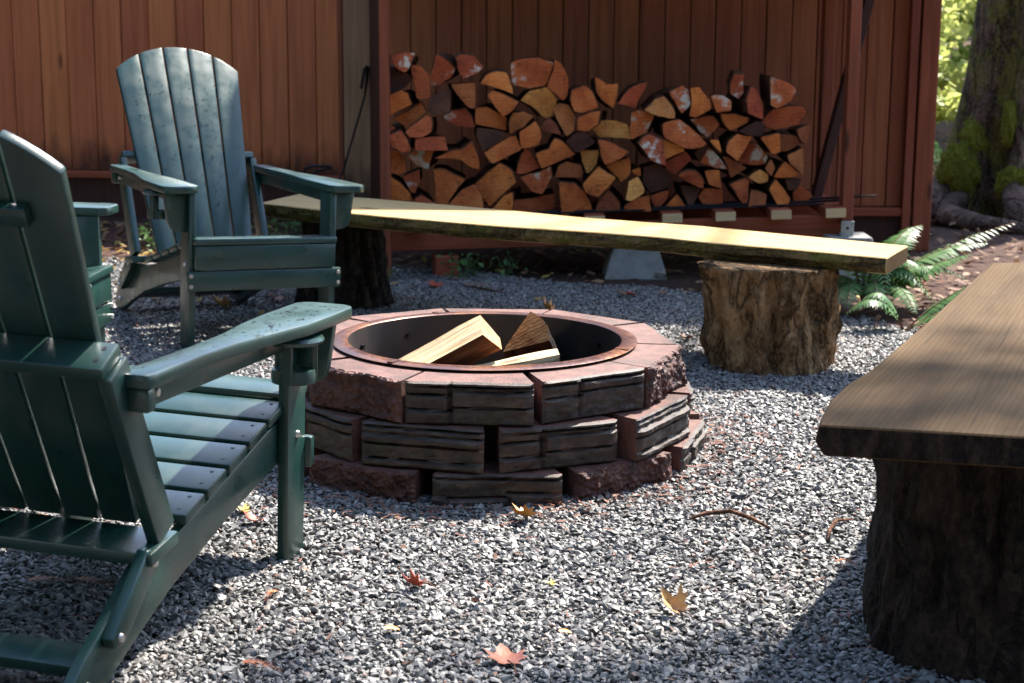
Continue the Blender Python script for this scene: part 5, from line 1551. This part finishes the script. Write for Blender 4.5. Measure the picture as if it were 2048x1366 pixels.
def bush(loc, h, w, n, mat, label, seed, cat='shrub', group='shrubs and saplings beyond the shed', nm='vine_maple', size=(0.06, 0.12), trunks=4, tr=0.022):
    root = empty(nm, loc)
    tag(root, label, cat, group)
    rng = random.Random(seed)
    blobs = []
    for k in range(trunks):
        a = rng.uniform(0, 6.3); r = w * rng.uniform(0.2, 0.75)
        tip = Vector((r * math.cos(a), r * math.sin(a), h * rng.uniform(0.7, 1.0)))
        mid = tip * 0.5 + Vector((rng.uniform(-0.2, 0.2) * w, rng.uniform(-0.2, 0.2) * w, 0.08 * h))
        mb = MB(); mb.tube([(0, 0, -0.1), tuple(mid * 0.5), tuple(mid), tuple(tip)], [tr, tr * 0.8, tr * 0.55, tr * 0.2], 7)
        mb.build('stem', M['twig_bark'] if k % 2 else M['root_bark'], root, smooth='all')
        for q in range(5):
            f = rng.uniform(0.35, 1.05)
            p = tip * f
            blobs.append((p.x + rng.uniform(-0.3, 0.3) * w, p.y + rng.uniform(-0.3, 0.3) * w, p.z, rng.uniform(0.12, 0.26) * w + 0.1))
    leaf_cloud('crown', blobs, n, size, mat, root, seed + 5, 0.55)
    return root
def gz(x, y): return min(3.5, max(0.0, y - 9.5) * 0.05 + max(0.0, x - 3.4) * 0.03) - 0.02
for (x, y, h, w, n, mk, lb, sd) in (
    (2.50, 10.9, 1.3, 0.6, 1800, 'leaf_gold', 'low yellow shrub right behind the shed corner post', 11),
    (2.75, 11.6, 1.7, 0.9, 2600, 'leaf_gold', 'golden leafy sapling just right of the shed corner', 1),
    (3.15, 13.2, 2.6, 1.2, 4200, 'leaf_green', 'bright green vine maple rising behind the golden sapling', 2),
    (4.5, 12.6, 2.2, 1.1, 3000, 'leaf_green', 'green vine maple behind the big mossy trunk', 3),
    (3.6, 16.0, 3.6, 1.7, 5200, 'leaf_gold', 'tall yellow leaved maple deep in the wood', 4),
    (5.2, 17.5, 3.8, 1.8, 4600, 'leaf_green', 'tall green maple deep in the wood, right of the yellow one', 5),
    (2.2, 18.5, 3.6, 1.6, 4200, 'leaf_green', 'green maple hidden mostly behind the shed wall', 6),
    (6.3, 13.5, 2.6, 1.3, 2600, 'leaf_gold', 'golden maple at the far right behind the trunk', 7)):
    bush((x, y, gz(x, y)), h, w, n, M[mk], lb, sd)
for k, (x, y, r, hh, lb) in enumerate(((3.5, 14.6, 0.10, 7, 'thin grey trunk standing in the yellow leaves'), (4.35, 19.5, 0.2, 10, 'dark conifer trunk far back in the wood'),
                                 (6.4, 18.0, 0.24, 10, 'thick dark trunk far to the right in the wood'), (2.9, 21.0, 0.17, 10, 'slim dark trunk behind the shed corner'))):
    root = empty('forest_tree', (x, y, gz(x, y)))
    tag(root, lb, 'tree', 'trees in the wood behind')
    mb = MB(); mb.tube([(0, 0, -0.2), (0.03, 0, hh * 0.4), (0.1, 0.05, hh)], [r * 1.25, r, r * 0.6], 12); mb.build('trunk', M['tree_bark'], root, smooth='all')
    leaf_cloud('crown', [(0.1, 0, hh * (0.62 + 0.1 * q), 1.3 - 0.2 * q) for q in range(5)], 1600, (0.16, 0.34), M['leaf_dark'], root, 90 + k, 0.6)
fern((2.35, 10.6, 0.03), [], 'pale fern in the undergrowth just right of the shed corner post', 21, 12, 0.6)
fern((2.75, 11.0, 0.06), [], 'fern beside the golden sapling behind the shed corner', 22, 10, 0.55)
# far-off wood: reads as one mass of leaves on the rising ground
_b = []
_r = random.Random(5)
for k in range(60):
    x = _r.uniform(-16, 26); y = _r.uniform(23, 34)
    _b.append((x, y, 1.0 + _r.uniform(0, 6), _r.uniform(1.4, 2.6)))
_o = leaf_cloud('far_wood', _b, 26000, (0.25, 0.55), M['leaf_green'], None, 44, 0.8)
tag(_o, 'blurred sunlit green wood far behind the shed', 'wood', kind='stuff')

# unseen dark foliage ring added behind and beside the viewer to block low sky light
_b = []
_r = random.Random(15)
for k in range(150):
    a = _r.uniform(R(95), R(400))                 # compass angle from +Y towards +X, open towards the back
    d = _r.uniform(8.5, 12.0)
    if R(20) < (a % (2 * math.pi)) < R(100): d += 3.0
    top = 3.0 if R(84) < (a % (2 * math.pi)) < R(135) else 9.0       # kept low on the right so sky light reaches the far chair
    _b.append((d * math.sin(a), 3.0 + d * math.cos(a), _r.uniform(0.4, top), _r.uniform(1.2, 2.0)))
_b = [b for b in _b if not (b[1] > 7.0 and -6 < b[0] < 9)]
_o = leaf_cloud('added_forest_ring', _b, 42000, (0.30, 0.62), M['leaf_dark'], None, 46, 0.9)
tag(_o, 'unseen dark foliage ring added around the clearing to hold back low sky light', 'wood', kind='stuff')

# ------------------------------------------------------------------ fallen leaves, sprigs and sticks on the stone
MAPLE = [(0.0, -0.10), (0.10, -0.20), (0.24, -0.22), (0.22, -0.08), (0.44, 0.0), (0.33, 0.08), (0.46, 0.30), (0.24, 0.22), (0.16, 0.30), (0.13, 0.42), (0.0, 0.62),
         (-0.13, 0.42), (-0.16, 0.30), (-0.24, 0.22), (-0.46, 0.30), (-0.33, 0.08), (-0.44, 0.0), (-0.22, -0.08), (-0.24, -0.22), (-0.10, -0.20)]
def maple_leaf(loc, size, rot, mat, label, curl=0.5, fold=0.3, up=0.0, seed=0):
    rng = random.Random(seed); mb = MB()
    def z(x, y): return curl * (x * x + 0.6 * y * y) + fold * abs(x) + up * max(0, y) ** 2 + 0.03 * mnoise.noise(Vector((x * 6, y * 6, seed)))
    vs = [(0, 0.08, z(0, 0.08))]
    for x, y in MAPLE: vs.append((x * 0.5, y * 0.5 + 0.03, z(x * 0.5, y * 0.5)))
    for x, y in MAPLE: vs.append((x, y, z(x, y)))
    n = len(MAPLE)
    fs = [(0, 1 + k, 1 + (k + 1) % n) for k in range(n)] + [(1 + k, 1 + n + k, 1 + n + (k + 1) % n, 1 + (k + 1) % n) for k in range(n)]
    mb.add([(x * size, y * size, q * size) for x, y, q in vs], fs)
    root = empty('fallen_leaf', (loc[0], loc[1], 0.012), rot)
    tag(root, label, 'leaf', 'fallen leaves on the gravel')
    mb.build('blade', M[mat], root, fix=False, smooth='all')
    mb = MB(); mb.tube([(0, -0.08 * size, 0.004), (0.05 * size, -0.4 * size, 0.01), (0.02 * size, -0.7 * size, 0.004)], [0.0014, 0.0012, 0.001], 5); mb.build('stalk', M['twig_bark'], root)
maple_leaf((0.035, 3.645), 0.075, (0.15, 0.25, 2.0), 'leaf_orange', 'bright orange maple leaf on the stone in front of the fire pit', 0.6, 0.4, 0.4, 1)
maple_leaf((0.312, 3.05), 0.070, (0.3, -0.25, 0.7), 'leaf_tan', 'tan curled maple leaf with raised lobes, right of centre in the foreground', 1.0, 0.6, 0.5, 2)
maple_leaf((-0.006, 2.795), 0.085, (0.1, 0.1, 0.25), 'leaf_rust', 'flat rusty brown maple leaf at the bottom edge of the photo', 0.3, 0.1, 0.1, 3)
maple_leaf((-0.185, 3.18), 0.058, (0.2, 0.3, 1.6), 'leaf_red', 'crumpled red leaf on bright stone, left of the tan curled leaf', 1.1, 0.5, 0.2, 4)
maple_leaf((-0.562, 3.60), 0.062, (0.1, -0.2, 2.6), 'leaf_red', 'red maple leaf behind the near chair leg', 0.6, 0.3, 0.3, 5)
maple_leaf((-0.600, 3.67), 0.050, (0.1, 0.2, 1.0), 'leaf_yellow', 'small yellow leaf touching the red leaf behind the chair leg', 0.6, 0.3, 0.2, 6)
maple_leaf((0.135, 6.22), 0.085, (0.5, 0.2, 1.3), 'leaf_orange', 'orange leaf on the gravel just behind the fire pit', 0.8, 0.5, 0.9, 7)
maple_leaf((0.47, 6.60), 0.075, (0.1, 0.1, 1.5), 'leaf_red', 'flat red leaf on the gravel between the pit and the shed', 0.4, 0.2, 0.1, 8)
maple_leaf((-0.31, 6.79), 0.085, (0.1, 0.1, 0.4), 'leaf_red', 'faded red leaf on the gravel near the rack left end', 0.4, 0.2, 0.1, 9)
maple_leaf((-1.08, 6.30), 0.10, (0.25, 0.1, 2.2), 'leaf_tan', 'large tan leaf lying under the far chair', 0.8, 0.4, 0.2, 10)
maple_leaf((-0.90, 6.43), 0.075, (0.2, 0.1, 0.9), 'leaf_rust', 'reddish leaf beside the left bench stump', 0.5, 0.3, 0.2, 11)
maple_leaf((0.08, 3.19), 0.030, (0.1, 0.1, 1.1), 'leaf_yellow', 'tiny yellow green leaf in the middle of the foreground gravel', 0.6, 0.3, 0.1, 12)
maple_leaf((0.60, 5.72), 0.060, (0.1, 0.1, 2.1), 'leaf_rust', 'rusty leaf on the gravel left of the right bench stump', 0.6, 0.3, 0.1, 13)

def oval_leaf(loc, size, rot, mat, label):
    mb = MB(); n = 14
    vs = [(0, 0, 0)] + [(0.5 * math.cos(t) * size, 0.24 * math.sin(t) * size * (1 - 0.2 * math.cos(t)), size * 0.25 * abs(math.sin(t)) ** 2 * 0.5) for t in [2 * math.pi * k / n for k in range(n)]]
    mb.add(vs, [(0, 1 + k, 1 + (k + 1) % n) for k in range(n)])
    o = mb.build('fallen_leaf', M[mat], None, (loc[0], loc[1], 0.014), rot, fix=False, smooth='all')
    tag(o, label, 'leaf', 'fallen leaves on the gravel')
oval_leaf((-0.065, 3.09), 0.034, (0.5, 0.3, 2.2), 'leaf_rust', 'small brown oval leaf left of centre in the foreground')
oval_leaf((-0.215, 2.94), 0.030, (0.2, 0.2, 0.3), 'leaf_orange', 'small orange oval leaf low in the foreground')
oval_leaf((0.10, 2.93), 0.026, (0.2, 0.2, 0.1), 'leaf_orange', 'thin orange oval leaf right of the small brown leaf')

def sprig(loc, L, ang, label, seed):
    """flat cedar spray: a rib with side scales that branch once"""
    rng = random.Random(seed); mb = MB()
    def strip(a, d, l, w):
        s = Vector((-d.y, d.x, 0)) * w
        mb.add([a - s, a + s, a + d * l + Vector((0, 0, 0.003))], [(0, 1, 2)])
    d = Vector((1, 0, 0))
    for k in range(15):
        f = k / 14
        a = d * L * f + Vector((0, 0, 0.004 + 0.006 * math.sin(f * 3)))
        for sg in (-1, 1):
            e = Vector((math.cos(0.75), sg * math.sin(0.75), rng.uniform(-0.1, 0.2))).normalized()
            strip(a, e, L * 0.26 * (1 - f * 0.75) * rng.uniform(0.7, 1.1), 0.0022)
    strip(Vector((0, 0, 0.004)), d, L, 0.002)
    o = mb.build('cedar_sprig', M['cedar_sprig'], None, (loc[0], loc[1], 0.012), (0.05, 0.05, ang), fix=False)
    tag(o, label, 'sprig', 'dead cedar sprigs on the gravel')
sprig((-0.945, 3.19), 0.075, 0.0, 'orange cedar sprig in the shade at the left edge', 1)
sprig((-0.855, 3.20), 0.085, -0.5, 'feathery orange cedar sprig under the near chair', 2)
sprig((-0.455, 3.14), 0.065, -1.7, 'orange cedar sprig right of the near chair rear leg', 3)
sprig((-0.84, 2.80), 0.05, 0.5, 'small orange sprig low in the left corner', 4)
sprig((-0.46, 2.775), 0.08, -0.5, 'red sprig at the bottom edge near the chair foot', 5)
sprig((0.665, 3.34), 0.045, -0.6, 'short orange sprig left of the near stump', 6)
sprig((-0.20, 6.83), 0.16, -0.4, 'long orange sprig on the far gravel before the rack', 7)

def stick(pts, r, label):
    c = Vector(pts[0])
    mb = MB(); mb.tube([Vector(p) - c for p in pts], [r * q for q in ([0.5] + [1.0] * (len(pts) - 2) + [0.45])], 7)
    o = mb.build('stick', M['twig_bark'], None, tuple(c), smooth='all')
    tag(o, label, 'stick', 'sticks on the gravel')
stick([(0.395, 3.625, 0.014), (0.43, 3.642, 0.022), (0.487, 3.644, 0.028), (0.53, 3.610, 0.022), (0.565, 3.565, 0.012)], 0.0052, 'bent brown bark strip on the gravel right of the fire pit front')
stick([(0.675, 3.49, 0.012), (0.690, 3.54, 0.020), (0.715, 3.60, 0.022), (0.756, 3.63, 0.014)], 0.0045, 'short bent twig beside the near bench stump')
stick([(-1.02, 3.46, 0.012), (-0.99, 3.475, 0.018), (-0.955, 3.485, 0.012)], 0.010, 'broken wood chip on the gravel behind the near chair')
stick([(-0.19, 6.80, 0.012), (-0.10, 6.70, 0.016), (-0.02, 6.62, 0.012)], 0.005, 'thin tan stick on the far gravel by the rack')
